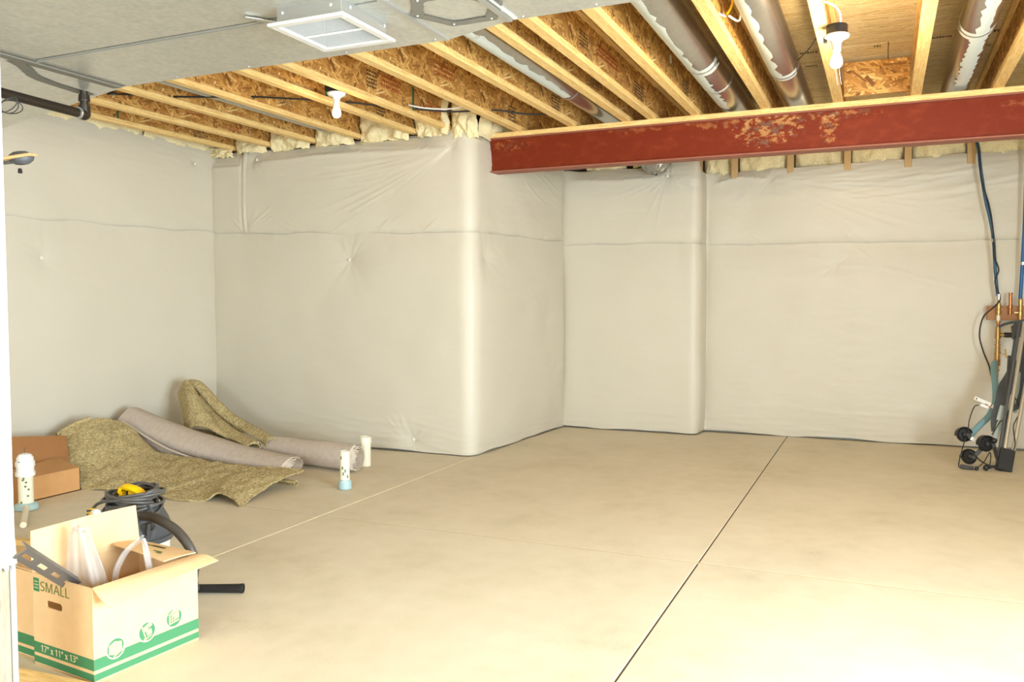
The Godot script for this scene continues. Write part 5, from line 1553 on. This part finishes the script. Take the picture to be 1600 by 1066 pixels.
# ---------------------------------------------------------------- carpets and pads
func roll(t: Node3D, axis: PackedVector3Array, r: float, turns: float, squash: Array, th: float, seedv: float, grow := 1.0) -> void:
	# a spiral swept along the axis
	var per := 26
	var m_pts := int(turns * per)
	var prof := PackedVector2Array()
	for k in m_pts:
		var a := TAU * k / per
		var f := float(k) / (m_pts - 1)
		var rr := lerpf(0.018, r, f) * (1.0 + 0.05 * noise_b.get_noise_1d(k * 0.35 + seedv * 9.0)) + 0.004 * noise_a.get_noise_1d(k * 1.7 + seedv)
		prof.append(Vector2(cos(a), sin(a)) * rr)
	var nu := axis.size()
	var p := PackedVector3Array()
	for i in nu:
		var d := (axis[mini(i + 1, nu - 1)] - axis[maxi(i - 1, 0)]).normalized()
		var sd := d.cross(Vector3.UP).normalized()
		var up := sd.cross(d).normalized()
		var sq: float = squash[i] if squash.size() > 1 else squash[0]
		var gr := lerpf(grow, 1.0, float(i) / (nu - 1))
		for q in prof: p.append(axis[i] + sd * q.x * (2.0 - sq) * gr + up * (q.y * sq * gr + 0.006 * noise_b.get_noise_2d(i * 0.5, q.x * 12.0)))
	var m := Mb.new(); m.grid(p, nu, m_pts)
	part("backing", m, M["carpet_back"], t)
	# the pile side, just inside, and its frayed edge at the end
	m = Mb.new()
	var inner := PackedVector3Array()
	for i in nu:
		var d := (axis[mini(i + 1, nu - 1)] - axis[maxi(i - 1, 0)]).normalized()
		var ext := d * (0.006 if i == nu - 1 else (-0.004 if i == 0 else 0.0))
		for k in m_pts: inner.append(p[i * m_pts + k].lerp(axis[i], minf(0.45, th / maxf(prof[k].length(), 0.02))) + ext * (1.0 + noise_b.get_noise_1d(k * 3.0)))
	m.grid(inner, nu, m_pts, true)
	for e in [0, nu - 1]:
		for k in m_pts - 1:
			var a: int = e * m_pts + k
			if e > 0: m.quad(p[a], p[a + 1], inner[a + 1], inner[a])
			else: m.quad(p[a + 1], p[a], inner[a], inner[a + 1])
	part("pile", m, M["carpet_pile"], t, "pale frayed pile showing as a spiral at the end")

func build_carpets() -> void:
	# long taupe roll along the back
	var o := V(-4.5, 0, -4.95)
	var t := thing("carpet_roll", "taupe carpet roll lying behind, its round spiral end beside the white pipe stub", "carpet", o)
	var ax := PackedVector3Array()
	for k in 12: ax.append(V(-5.45, 0.10, -5.44).lerp(V(-3.62, 0.108, -5.26), k / 11.0) - o)
	roll(t, ax, 0.105, 6.3, [1.0], 0.009, 1.0)
	# nearer taupe roll, flattened at its end and leaning up the left wall at the other
	t = thing("carpet_roll", "nearer taupe carpet roll leaning on the left wall, its spiral end flattened", "carpet", o)
	ax = PackedVector3Array()
	var c := curve([V(-5.62, 0.295, -4.96), V(-5.2, 0.2, -4.97), V(-4.7, 0.12, -4.97), V(-4.3, 0.085, -4.95), V(-3.97, 0.072, -4.95)], 4)
	var sq := []
	for i in c.size():
		ax.append(c[i] - o); sq.append(lerpf(0.95, 0.64, float(i) / (c.size() - 1)))
	roll(t, ax, 0.108, 5.4, sq, 0.01, 2.0, 1.35)
	# loose selvedge of that roll hanging down in front
	var m := Mb.new()
	var le := [V(-5.462, 0.351, -4.750), V(-5.239, 0.254, -4.750), V(-4.976, 0.162, -4.750), V(-4.675, 0.101, -4.750)]
	var lc := []
	for e in le: lc.append([e, e + V(0.015, -0.05, -0.012), e + V(0.03, -0.10, -0.03)])
	m.slab(flip_rows(patch(lc, 24, 6), 24, 6), 24, 6, 0.008)
	for k in m.v.size(): m.v[k] -= o
	part("loose_edge", m, M["carpet_back"], t, "loose edge with a pale frayed border")
	var ed := Mb.new()
	var le2 := []
	for e in le: le2.append(e - o + V(0, 0, 0.008))
	ed.tube(curve(le2, 6), 0.0075, 7); part("frayed_edge", ed, M["carpet_pile"], t)
	# speckled pad spread in front
	t = thing("carpet_pad", "large speckled olive carpet pad draped over the floor in front of the rolls", "carpet pad", V(-4.5, 0, -4.3))
	o = V(-4.5, 0, -4.3)
	var ctrl := [[V(-5.560, 0.330, -4.290), V(-5.46, 0.200, -4.16), V(-5.30, 0.085, -4.07), V(-5.130, 0.016, -4.010)],
		[V(-5.500, 0.392, -4.480), V(-5.321, 0.245, -4.244), V(-5.180, 0.105, -4.113), V(-5.045, 0.014, -4.003)],
		[V(-5.470, 0.400, -4.580), V(-5.250, 0.257, -4.379), V(-5.024, 0.106, -4.212), V(-4.801, 0.014, -4.046)],
		[V(-5.300, 0.340, -4.660), V(-5.060, 0.222, -4.440), V(-4.775, 0.098, -4.239), V(-4.475, 0.014, -4.046)],
		[V(-5.076, 0.150, -4.720), V(-4.791, 0.105, -4.480), V(-4.487, 0.062, -4.249), V(-4.169, 0.014, -4.024)],
		[V(-4.631, 0.135, -4.660), V(-4.413, 0.115, -4.469), V(-4.198, 0.06, -4.277), V(-3.993, 0.014, -4.083)],
		[V(-4.172, 0.125, -4.620), V(-4.073, 0.115, -4.447), V(-3.973, 0.09, -4.276), V(-3.869, 0.066, -4.106)],
		[V(-3.95, 0.115, -4.70), V(-3.87, 0.11, -4.48), V(-3.80, 0.08, -4.28), V(-3.745, 0.04, -4.085)],
		[V(-3.729, 0.095, -4.770), V(-3.718, 0.085, -4.517), V(-3.709, 0.045, -4.282), V(-3.670, 0.013, -4.059)]]
	for r in ctrl:
		for k in 4: r[k] -= o
	m = Mb.new()
	m.slab(flip_rows(patch(ctrl, 90, 34, 0.016, 6.0), 90, 34), 90, 34, 0.011)
	part("pad", m, M["rebond_pad"], t)
	m = Mb.new()   # rolled-back hem at the wall and curled corner at the right
	m.tube(curve([V(-5.585, 0.30, -4.27) - o, V(-5.555, 0.36, -4.40) - o, V(-5.515, 0.395, -4.50) - o], 5), [0.022, 0.022, 0.023, 0.024, 0.025, 0.026, 0.026, 0.026, 0.025, 0.024, 0.02], 12); part("rolled_hem", m, M["rebond_pad"], t)
	var p := PackedVector3Array()
	for i in 10:
		for k in 16:
			var a := 0.4 + k * 0.33
			var r := 0.032 - 0.0013 * k
			p.append(V(-3.735 + 0.008 * i - 0.004, 0.036 + sin(a) * r, lerpf(-4.62, -4.60, i / 9.0) + cos(a) * r) - o + V(-0.1 + 0.012 * i, 0, 0))
	m = Mb.new(); m.slab(p, 10, 16, 0.008); part("curled_corner", m, M["rebond_pad"], t)
	# folded pad thrown on top of the rolls
	o = V(-5.1, 0.2, -5.4)
	t = thing("folded_pad", "folded speckled olive carpet pad lying on top of the taupe rolls in the corner", "carpet pad", o)
	ctrl = [[V(-5.575, 0.501, -5.420), V(-5.433, 0.398, -5.314), V(-5.329, 0.293, -5.244), V(-5.242, 0.188, -5.190)],
		[V(-5.483, 0.615, -5.420), V(-5.346, 0.496, -5.299), V(-5.247, 0.376, -5.216), V(-5.165, 0.257, -5.150)],
		[V(-5.381, 0.565, -5.410), V(-5.238, 0.471, -5.292), V(-5.134, 0.375, -5.212), V(-5.048, 0.280, -5.150)],
		[V(-5.241, 0.422, -5.380), V(-5.105, 0.365, -5.282), V(-5.004, 0.305, -5.218), V(-4.920, 0.243, -5.170)],
		[V(-5.042, 0.282, -5.330), V(-4.950, 0.257, -5.265), V(-4.882, 0.229, -5.226), V(-4.828, 0.198, -5.200)],
		[V(-4.813, 0.172, -5.270), V(-4.779, 0.169, -5.247), V(-4.758, 0.164, -5.238), V(-4.746, 0.155, -5.240)]]
	for r in ctrl:
		for k in 4: r[k] -= o
	m = Mb.new(); m.slab(flip_rows(patch(ctrl, 50, 28, 0.008, 9.0), 50, 28), 50, 28, 0.014); part("front_lobe", m, M["rebond_pad"], t)
	# turned-under lip of the front lobe
	ctrl = [[V(-5.309, 0.211, -5.300), V(-5.309, 0.211, -5.300).lerp(V(-5.215, 0.177, -5.170), 0.5), V(-5.215, 0.177, -5.170)], [V(-5.196, 0.218, -5.300), V(-5.196, 0.218, -5.300).lerp(V(-5.055, 0.166, -5.140), 0.5), V(-5.055, 0.166, -5.140)], [V(-5.016, 0.197, -5.300), V(-5.016, 0.197, -5.300).lerp(V(-4.876, 0.166, -5.150), 0.5), V(-4.876, 0.166, -5.150)], [V(-4.800, 0.153, -5.300), V(-4.800, 0.153, -5.300).lerp(V(-4.710, 0.159, -5.200), 0.5), V(-4.710, 0.159, -5.200)]]
	for r in ctrl:
		for k in 3: r[k] -= o
	m = Mb.new(); m.slab(flip_rows(patch(ctrl, 24, 6), 24, 6), 24, 6, 0.012); part("under_lip", m, M["rebond_pad"], t)
	# two long folds running down to the right, each a flattened hairpin
	hairpin(t, [V(-5.55, 0.555, -5.50) - o, V(-5.45, 0.545, -5.53) - o, V(-5.25, 0.40, -5.52) - o, V(-5.03, 0.285, -5.48) - o, V(-4.78, 0.215, -5.42) - o, V(-4.44, 0.158, -5.28) - o], [0.04, 0.05, 0.05, 0.05, 0.052, 0.05], 0.052, "back_fold")
	hairpin(t, [V(-5.38, 0.45, -5.44) - o, V(-5.22, 0.315, -5.42) - o, V(-5.05, 0.25, -5.36) - o, V(-4.86, 0.195, -5.30) - o, V(-4.53, 0.145, -5.18) - o], [0.03, 0.04, 0.042, 0.038, 0.03], 0.07, "middle_fold")

func flip_rows(p: PackedVector3Array, nu: int, nv: int) -> PackedVector3Array:   # reverse v, so that the front faces up
	var out := PackedVector3Array()
	out.resize(p.size())
	for i in nu:
		for j in nv: out[i * nv + j] = p[i * nv + nv - 1 - j]
	return out

func hairpin(t: Node3D, pts: Array, halfs: Array, width: float, called: String) -> void:
	var c := curve(pts, 7)
	var n := c.size()
	var nv := 36
	var p := PackedVector3Array()
	for i in n:
		var d := (c[mini(i + 1, n - 1)] - c[maxi(i - 1, 0)]).normalized()
		var sd := d.cross(Vector3.UP).normalized()
		var up := sd.cross(d).normalized()
		var f := float(i) / (n - 1) * (halfs.size() - 1)
		var k0 := mini(int(f), halfs.size() - 2)
		var h: float = lerpf(halfs[k0], halfs[k0 + 1], f - k0)
		for k in nv:   # flattened spiral: one and a half turns
			var a := 0.2 + 3.0 * PI * k / (nv - 1)
			var s := 1.0 - 0.42 * k / (nv - 1)
			p.append(c[i] + sd * cos(a) * width * s + up * (sin(a) * h * s) + Vector3.UP * 0.004 * noise_b.get_noise_2d(i * 0.4, k * 0.4))
	var m := Mb.new(); m.slab(p, n, nv, -0.010)
	part(called, m, M["rebond_pad"], t)

# ---------------------------------------------------------------- water manifold on the back wall
func build_manifold() -> void:
	var z := -8.15
	cable("water_pipe", "dark blue bent plastic water pipe at the right with a black cable wound round", "pipe", [V(0.70, 2.66, -8.2), V(0.715, 2.57, z), V(0.735, 2.40, z), V(0.775, 2.15, z), V(0.82, 1.95, z), V(0.845, 1.78, z), V(0.862, 1.55, z), V(0.885, 1.33, z)], 0.0135, "blue_pex_dull")
	cable("water_pipe", "bright blue plastic water pipe hanging straight down at the right edge", "pipe", [V(1.07, 2.7, z), V(1.068, 2.3, z), V(1.066, 1.9, z), V(1.058, 1.55, z), V(1.05, 1.30, z)], 0.0145, "blue_pex")
	for e in [[V(0.843, 1.80, z), "pale clip on the bent dark blue water pipe"], [V(1.062, 1.60, z), "pale clip on the straight bright blue water pipe"]]:
		var t := thing("pipe_clip", e[1], "clip", e[0])
		var m := lathed([Vector2(0.0145, -0.014), Vector2(0.0185, -0.012), Vector2(0.0185, 0.012), Vector2(0.0145, 0.014)], Vector3.ZERO, Vector3.UP, 16); part("band", m, M["galvanised_edge"], t)
	cable("control_cable", "black cable twisting along the dark blue pipe and looping out beside the brass valves", "cable", [V(0.715, 2.6, z + 0.02), V(0.725, 2.44, z + 0.022), V(0.742, 2.30, z + 0.02), V(0.80, 2.1, z + 0.024), V(0.832, 1.92, z + 0.02), V(0.845, 1.76, z + 0.024), V(0.85, 1.66, z + 0.02), V(0.885, 1.55, z + 0.02), V(0.86, 1.45, z + 0.02), V(0.90, 1.31, z + 0.02), V(0.86, 1.24, z + 0.03), V(0.79, 1.17, z + 0.04), V(0.762, 1.09, z + 0.04), V(0.755, 0.98, z + 0.04), V(0.785, 0.86, z + 0.04), V(0.83, 0.74, z + 0.04), V(0.845, 0.66, z + 0.06)], 0.006, "black_rubber")
	var b := thing("manifold_block", "brown wooden backing block behind the brass valves on the right", "block", V(0.955, 1.185, z - 0.045))
	var m := Mb.new(); m.box(V(0, 0, 0), V(0.29, 0.12, 0.04), 0.003); part("block", m, M["block_wood"], b)
	# first valve train under the dark blue pipe
	var t := thing("valve_train", "tall brass and copper valve train below the dark blue pipe", "valve", V(0.893, 0.6, z + 0.01))
	var seg := func(y0, y1, r, mm, called): part(called, lathed([Vector2(0, y0 - 0.6), Vector2(r, y0 - 0.6), Vector2(r, y1 - 0.6), Vector2(0, y1 - 0.6)], Vector3.ZERO, Vector3.UP, 14), M[mm], t)
	seg.call(1.30, 1.345, 0.016, "galvanised_edge", "crimp_ring"); seg.call(1.26, 1.30, 0.013, "brass", "nipple"); seg.call(1.22, 1.262, 0.018, "brass", "union"); seg.call(1.16, 1.22, 0.014, "brass", "body"); seg.call(1.12, 1.165, 0.015, "pvc", "sleeve"); seg.call(1.05, 1.12, 0.012, "copper", "pipe"); seg.call(1.025, 1.055, 0.02, "brass", "union"); seg.call(0.965, 1.03, 0.022, "brass", "tee_body"); seg.call(0.9, 0.968, 0.015, "brass", "nipple"); seg.call(0.86, 0.9, 0.02, "brass", "union"); seg.call(0.79, 0.862, 0.022, "brass", "valve_body"); seg.call(0.74, 0.79, 0.024, "copper", "union"); seg.call(0.66, 0.742, 0.013, "brass", "pipe"); seg.call(0.6, 0.66, 0.011, "copper", "pipe")
	for e in [1.235, 1.195, 1.11, 1.06, 0.985, 0.94, 0.915, 0.845, 0.81, 0.765, 0.70]: seg.call(e - 0.006, e + 0.006, 0.0245 if int(e * 200) % 2 else 0.021, "brass", "nut")
	part("side_port", lathed([Vector2(0, 0), Vector2(0.014, 0), Vector2(0.014, 0.045), Vector2(0, 0.045)], V(0, 0.40, 0), Vector3.RIGHT, 14), M["brass"], t)
	part("drain_cap", lathed([Vector2(0, 0.045), Vector2(0.02, 0.045), Vector2(0.022, 0.06), Vector2(0.021, 0.12), Vector2(0, 0.122)], V(0, 0.40, 0), Vector3.RIGHT, 16), M["black_plastic"], t, "black drain cap")
	m = Mb.new(); m.box(V(0.035, 0.235, 0.02), V(0.05, 0.010, 0.012), 0.002); m.box(V(0.06, 0.245, 0.02), V(0.012, 0.075, 0.014), 0.003, Basis(Vector3.BACK, 0.15)); part("lever", m, M["brass"], t)
	t = thing("valve_stub", "short capped copper stub between the two valve trains on the block", "valve", V(0.978, 1.2, z + 0.01))
	part("pipe", lathed([Vector2(0, -0.03), Vector2(0.012, -0.03), Vector2(0.012, 0.02), Vector2(0.017, 0.022), Vector2(0.017, 0.05), Vector2(0.0135, 0.052), Vector2(0.0135, 0.14), Vector2(0.016, 0.142), Vector2(0.016, 0.156), Vector2(0, 0.158)], Vector3.ZERO, Vector3.UP, 14), M["copper"], t)
	t = thing("valve_train", "brass valve below the bright blue pipe at the right edge", "valve", V(1.052, 1.1, z + 0.01))
	part("body", lathed([Vector2(0, 0), Vector2(0.014, 0), Vector2(0.014, 0.06), Vector2(0.02, 0.062), Vector2(0.02, 0.1), Vector2(0.014, 0.102), Vector2(0.014, 0.15), Vector2(0.018, 0.152), Vector2(0.018, 0.2), Vector2(0.016, 0.205), Vector2(0, 0.205)], Vector3.ZERO, Vector3.UP, 14), M["brass"], t)
	m = Mb.new(); m.box(V(-0.03, 0.09, 0.01), V(0.03, 0.012, 0.012), 0.002); part("lever", m, M["brass"], t)
	part("sleeve", lathed([Vector2(0.0, -0.06), Vector2(0.016, -0.06), Vector2(0.016, 0.0), Vector2(0, 0.0)], Vector3.ZERO, Vector3.UP, 14), M["pvc"], t)

# ---------------------------------------------------------------- folded wheeled frame leaning at the right edge
func build_folding_cart() -> void:
	var o := V(0.88, 0, -7.5)
	var t := thing("folding_cart", "folded grey wheeled cart with poles and dark straps leaning at the right edge", "cart", o)
	var z := -7.3
	var bar := func(a: Vector3, b: Vector3, w: float, d: float, mm: String, called: String):
		var m := Mb.new()
		var y := (b - a).normalized()
		var x := y.cross(V(0.2, 0.1, 1)).normalized()
		m.box((a + b) / 2 - o, V(w, a.distance_to(b), d), 0.003, Basis(x, y, x.cross(y)))
		return part(called, m, M[mm], t)
	var rod := func(pts: Array, r: float, mm: String, called: String):
		var m := Mb.new()
		var q := []
		for e in pts: q.append(e - o)
		m.tube(curve(q, 6), r, 12)
		return part(called, m, M[mm], t)
	# two long poles in a black foot socket
	rod.call([V(0.845, 0.03, -7.24), V(1.03, 1.12, -7.72)], 0.014, "pole_metal", "pole")
	rod.call([V(0.90, 0.03, -7.25), V(1.10, 1.02, -7.70)], 0.015, "pole_metal", "pole")
	rod.call([V(0.815, 0.05, -7.25), V(1.0, 1.1, -7.74)], 0.012, "frame_grey", "pole")
	bar.call(V(0.852, 0.005, -7.235), V(0.882, 0.155, -7.31), 0.105, 0.06, "black_plastic", "foot_socket")
	# dark head at the top and the arm reaching left
	var m := Mb.new()
	m.slab(flip_rows(patch([[V(0.98, 1.10, -7.86) - o, V(0.975, 1.0, -7.8) - o], [V(1.02, 1.135, -7.9) - o, V(1.03, 1.02, -7.83) - o], [V(1.10, 1.14, -7.92) - o, V(1.12, 1.02, -7.85) - o]], 10, 6), 10, 6), 10, 6, 0.05); part("head_cover", m, M["strap_dark"], t)
	rod.call([V(0.885, 1.075, -8.0), V(0.93, 1.10, -7.96), V(0.99, 1.115, -7.92), V(1.07, 1.12, -7.9)], 0.011, "strap_dark", "arm")
	# straps of dark cloth running down
	var strap := func(c: Array, called: String):
		for r in c:
			for k in r.size(): r[k] -= o
		var q := Mb.new(); q.slab(patch(c, 26, 6, 0.006, 12.0), 26, 6, 0.008); part(called, q, M["strap_dark"], t)
	strap.call([[V(0.975, 1.0, -7.86), V(0.998, 1.0, -7.84)], [V(0.955, 0.85, -7.82), V(0.985, 0.85, -7.80)], [V(0.92, 0.72, -7.76), V(0.985, 0.73, -7.72)], [V(0.86, 0.62, -7.70), V(0.97, 0.64, -7.66)], [V(0.83, 0.52, -7.6), V(0.93, 0.56, -7.58)], [V(0.79, 0.36, -7.5), V(0.84, 0.38, -7.48)], [V(0.79, 0.27, -7.45), V(0.806, 0.27, -7.44)]], "dark_strap")
	strap.call([[V(1.02, 0.98, -7.85), V(1.05, 0.98, -7.83)], [V(0.99, 0.78, -7.75), V(1.04, 0.8, -7.72)], [V(0.955, 0.6, -7.65), V(1.03, 0.64, -7.62)], [V(0.92, 0.42, -7.5), V(0.98, 0.46, -7.48)]], "dark_strap")
	strap.call([[V(0.87, 0.36, -7.42), V(0.90, 0.37, -7.40)], [V(0.84, 0.26, -7.36), V(0.88, 0.26, -7.34)], [V(0.825, 0.14, -7.30), V(0.86, 0.14, -7.28)], [V(0.83, 0.05, -7.26), V(0.85, 0.04, -7.25)]], "dark_strap")
	# pale flat bars with the casters
	bar.call(V(0.90, 0.46, -7.52), V(0.795, 0.19, -7.36), 0.036, 0.016, "frame_pale", "flat_bar")
	bar.call(V(0.865, 0.47, -7.50), V(0.835, 0.36, -7.45), 0.03, 0.014, "frame_pale", "flat_bar")
	bar.call(V(0.795, 0.19, -7.36), V(0.83, 0.04, -7.24), 0.028, 0.014, "frame_grey", "flat_bar")
	bar.call(V(0.62, 0.235, -7.47), V(0.735, 0.17, -7.37), 0.022, 0.012, "frame_grey", "flat_bar")
	bar.call(V(0.655, 0.07, -7.32), V(0.76, 0.19, -7.40), 0.03, 0.014, "frame_grey", "flat_bar")
	bar.call(V(0.93, 0.85, -7.72), V(0.90, 0.48, -7.55), 0.02, 0.02, "frame_grey", "flat_bar")
	bar.call(V(1.0, 0.72, -7.7), V(0.955, 0.42, -7.5), 0.022, 0.02, "frame_pale", "flat_bar")
	rod.call([V(0.94, 0.56, -7.55), V(0.98, 0.45, -7.45), V(0.93, 0.33, -7.38), V(0.935, 0.2, -7.31), V(0.90, 0.1, -7.27)], 0.004, "black_rubber", "thin_cord")
	rod.call([V(0.79, 0.25, -7.40), V(0.85, 0.36, -7.42), V(0.88, 0.345, -7.42), V(0.905, 0.44, -7.46)], 0.004, "black_rubber", "thin_cord")
	var caster := func(at: Vector3, ax: Vector3, r: float):
		var wv := lathed([Vector2(0, -0.018), Vector2(r * 0.35, -0.02), Vector2(r * 0.4, -0.012), Vector2(r * 0.8, -0.012), Vector2(r * 0.92, -0.017), Vector2(r, -0.009), Vector2(r, 0.009), Vector2(r * 0.92, 0.017), Vector2(r * 0.8, 0.012), Vector2(r * 0.4, 0.012), Vector2(r * 0.35, 0.02), Vector2(0, 0.018)], at - o, ax, 24)
		var w := part("caster", wv, M["black_plastic"], t)
		var hd := Mb.new(); hd.xf = at_y(ax, at - o)
		var hood := PackedVector3Array()
		for i in 13:
			var a := PI * 0.1 + PI * 0.95 * i / 12.0
			for k in 2: hood.append(V(cos(a) * (r + 0.007), (k - 0.5) * 0.046, -sin(a) * (r + 0.007)))
		hd.slab(hood, 13, 2, 0.006)
		part("caster_hood", hd, M["black_plastic"], w)
		part("caster_hub", lathed([Vector2(0, -0.024), Vector2(r * 0.2, -0.024), Vector2(r * 0.2, 0.024), Vector2(0, 0.024)], at - o, ax, 12), M["grey_plastic"], w)
	caster.call(V(0.605, 0.225, -7.49), V(0.35, 0.25, 0.9), 0.056)
	caster.call(V(0.745, 0.185, -7.35), V(0.5, 0.1, 0.85), 0.06)
	caster.call(V(0.63, 0.075, -7.33), V(0.3, 0.55, 0.8), 0.055)
	# cable with its clasp and weights trailing on the floor
	rod.call([V(0.71, 0.455, -7.6), V(0.68, 0.44, -7.58), V(0.645, 0.35, -7.52), V(0.63, 0.26, -7.48), V(0.595, 0.15, -7.4), V(0.56, 0.04, -7.28), V(0.56, 0.012, -7.22), V(0.60, 0.008, -7.18), V(0.66, 0.01, -7.18)], 0.004, "black_rubber", "thin_cord")
	rod.call([V(0.66, 0.012, -7.18), V(0.72, 0.06, -7.22), V(0.77, 0.13, -7.3), V(0.765, 0.05, -7.24), V(0.73, 0.015, -7.2)], 0.004, "black_rubber", "thin_cord")
	rod.call([V(0.80, 0.17, -7.3), V(0.815, 0.06, -7.24), V(0.78, 0.03, -7.21), V(0.84, 0.04, -7.22)], 0.005, "black_rubber", "thin_cord")
	rod.call([V(0.65, 0.12, -7.3), V(0.70, 0.07, -7.25), V(0.75, 0.045, -7.22), V(0.80, 0.04, -7.22)], 0.005, "black_rubber", "thin_cord")
	bar.call(V(0.565, 0.022, -7.235), V(0.655, 0.014, -7.22), 0.022, 0.022, "black_plastic", "cord_grip")
	for e in [[V(0.672, 0.018, -7.185), 0.016], [V(0.735, 0.026, -7.195), 0.022], [V(0.80, 0.215, -7.34), 0.022], [V(0.765, 0.03, -7.22), 0.014]]:
		part("cord_stop", lathed([Vector2(0, -e[1]), Vector2(e[1] * 0.7, -e[1] * 0.8), Vector2(e[1], 0), Vector2(e[1] * 0.7, e[1] * 0.8), Vector2(0, e[1])], e[0] - o, V(0.3, 1, 0.2), 12, true), M["black_plastic"], t)
	# white perforated strap fixed across the bars
	var wt := thing("perforated_strap", "white perforated metal strap tied across the hose and the folded cart", "strap", V(0.80, 0.46, -7.62))
	var wo := V(0.80, 0.46, -7.62)
	var strip := func(a: Vector3, b: Vector3, holes: Array, w: float):
		var q := Mb.new()
		var x := (b - a).normalized()
		var y := V(0.0, 1, 0.15) - x * x.dot(V(0.0, 1, 0.15))
		y = y.normalized()
		q.xf = Transform3D(Basis(x, y, x.cross(y)), (a + b) / 2 - wo)
		var l := a.distance_to(b)
		q.box(V(0, 0, 0), V(l, w, 0.004), 0.0015)
		part("strip", q, M["white_plastic"], wt)
		for h in holes:
			var hm := Mb.new(); hm.xf = q.xf * Transform3D(at_y(V(0, 0, 1), V((h - 0.5) * l, 0, 0.0015)))
			hm.lathe(PackedVector2Array([Vector2(0, 0), Vector2(w * 0.2, 0), Vector2(w * 0.2, 0.001), Vector2(0, 0.001)]), 12)
			part("hole", hm, M["black_plastic"], wt)
	strip.call(V(0.685, 0.51, -7.63), V(0.80, 0.462, -7.61), [0.13], 0.03)
	strip.call(V(0.805, 0.452, -7.605), V(0.925, 0.402, -7.58), [0.2, 0.42, 0.64], 0.03)
	var sm := Mb.new(); sm.xf = Transform3D(Basis(Vector3.BACK, -0.38), V(-0.045, -0.012, 0.008)); sm.box(V(0, 0, 0), V(0.06, 0.022, 0.006), 0.003); part("tab", sm, M["white_plastic"], wt)
	sm = Mb.new(); sm.xf = Transform3D(Basis(Vector3.BACK, -0.4), V(0.0, -0.015, 0.004)); sm.box(V(0, 0, 0), V(0.09, 0.016, 0.006), 0.002); part("wooden_core", sm, M["block_wood"], wt, "tan strip between the white pieces")
	var cl := Mb.new(); cl.box(V(0.125, -0.068, 0.03), V(0.03, 0.035, 0.03), 0.006); part("clamp", cl, M["black_plastic"], wt)
	var w2 := thing("perforated_strap", "small white strap end between the two upper black casters", "strap", V(0.667, 0.205, -7.42))
	sm = Mb.new(); sm.xf = Transform3D(Basis(Vector3.BACK, -0.5), Vector3.ZERO); sm.box(V(0, 0, 0.012), V(0.045, 0.03, 0.005), 0.002); part("strip", sm, M["white_plastic"], w2)
	# flat teal hose hanging from the valve train
	var h := thing("teal_hose", "flat dull teal hose curving down from the brass valves to the black casters", "hose", V(0.80, 0, -7.9))
	var ho := V(0.80, 0, -7.9)
	var c := curve([V(0.868, 0.77, -8.05), V(0.85, 0.72, -7.97), V(0.852, 0.60, -7.85), V(0.845, 0.47, -7.76), V(0.80, 0.37, -7.68), V(0.73, 0.30, -7.6), V(0.665, 0.235, -7.53), V(0.64, 0.19, -7.50)], 8)
	var rel := PackedVector3Array()
	for q in c: rel.append(q - ho)
	sm = Mb.new(); sm.tube(rel, 0.024, 16); part("tube", sm, M["teal_hose"], h)
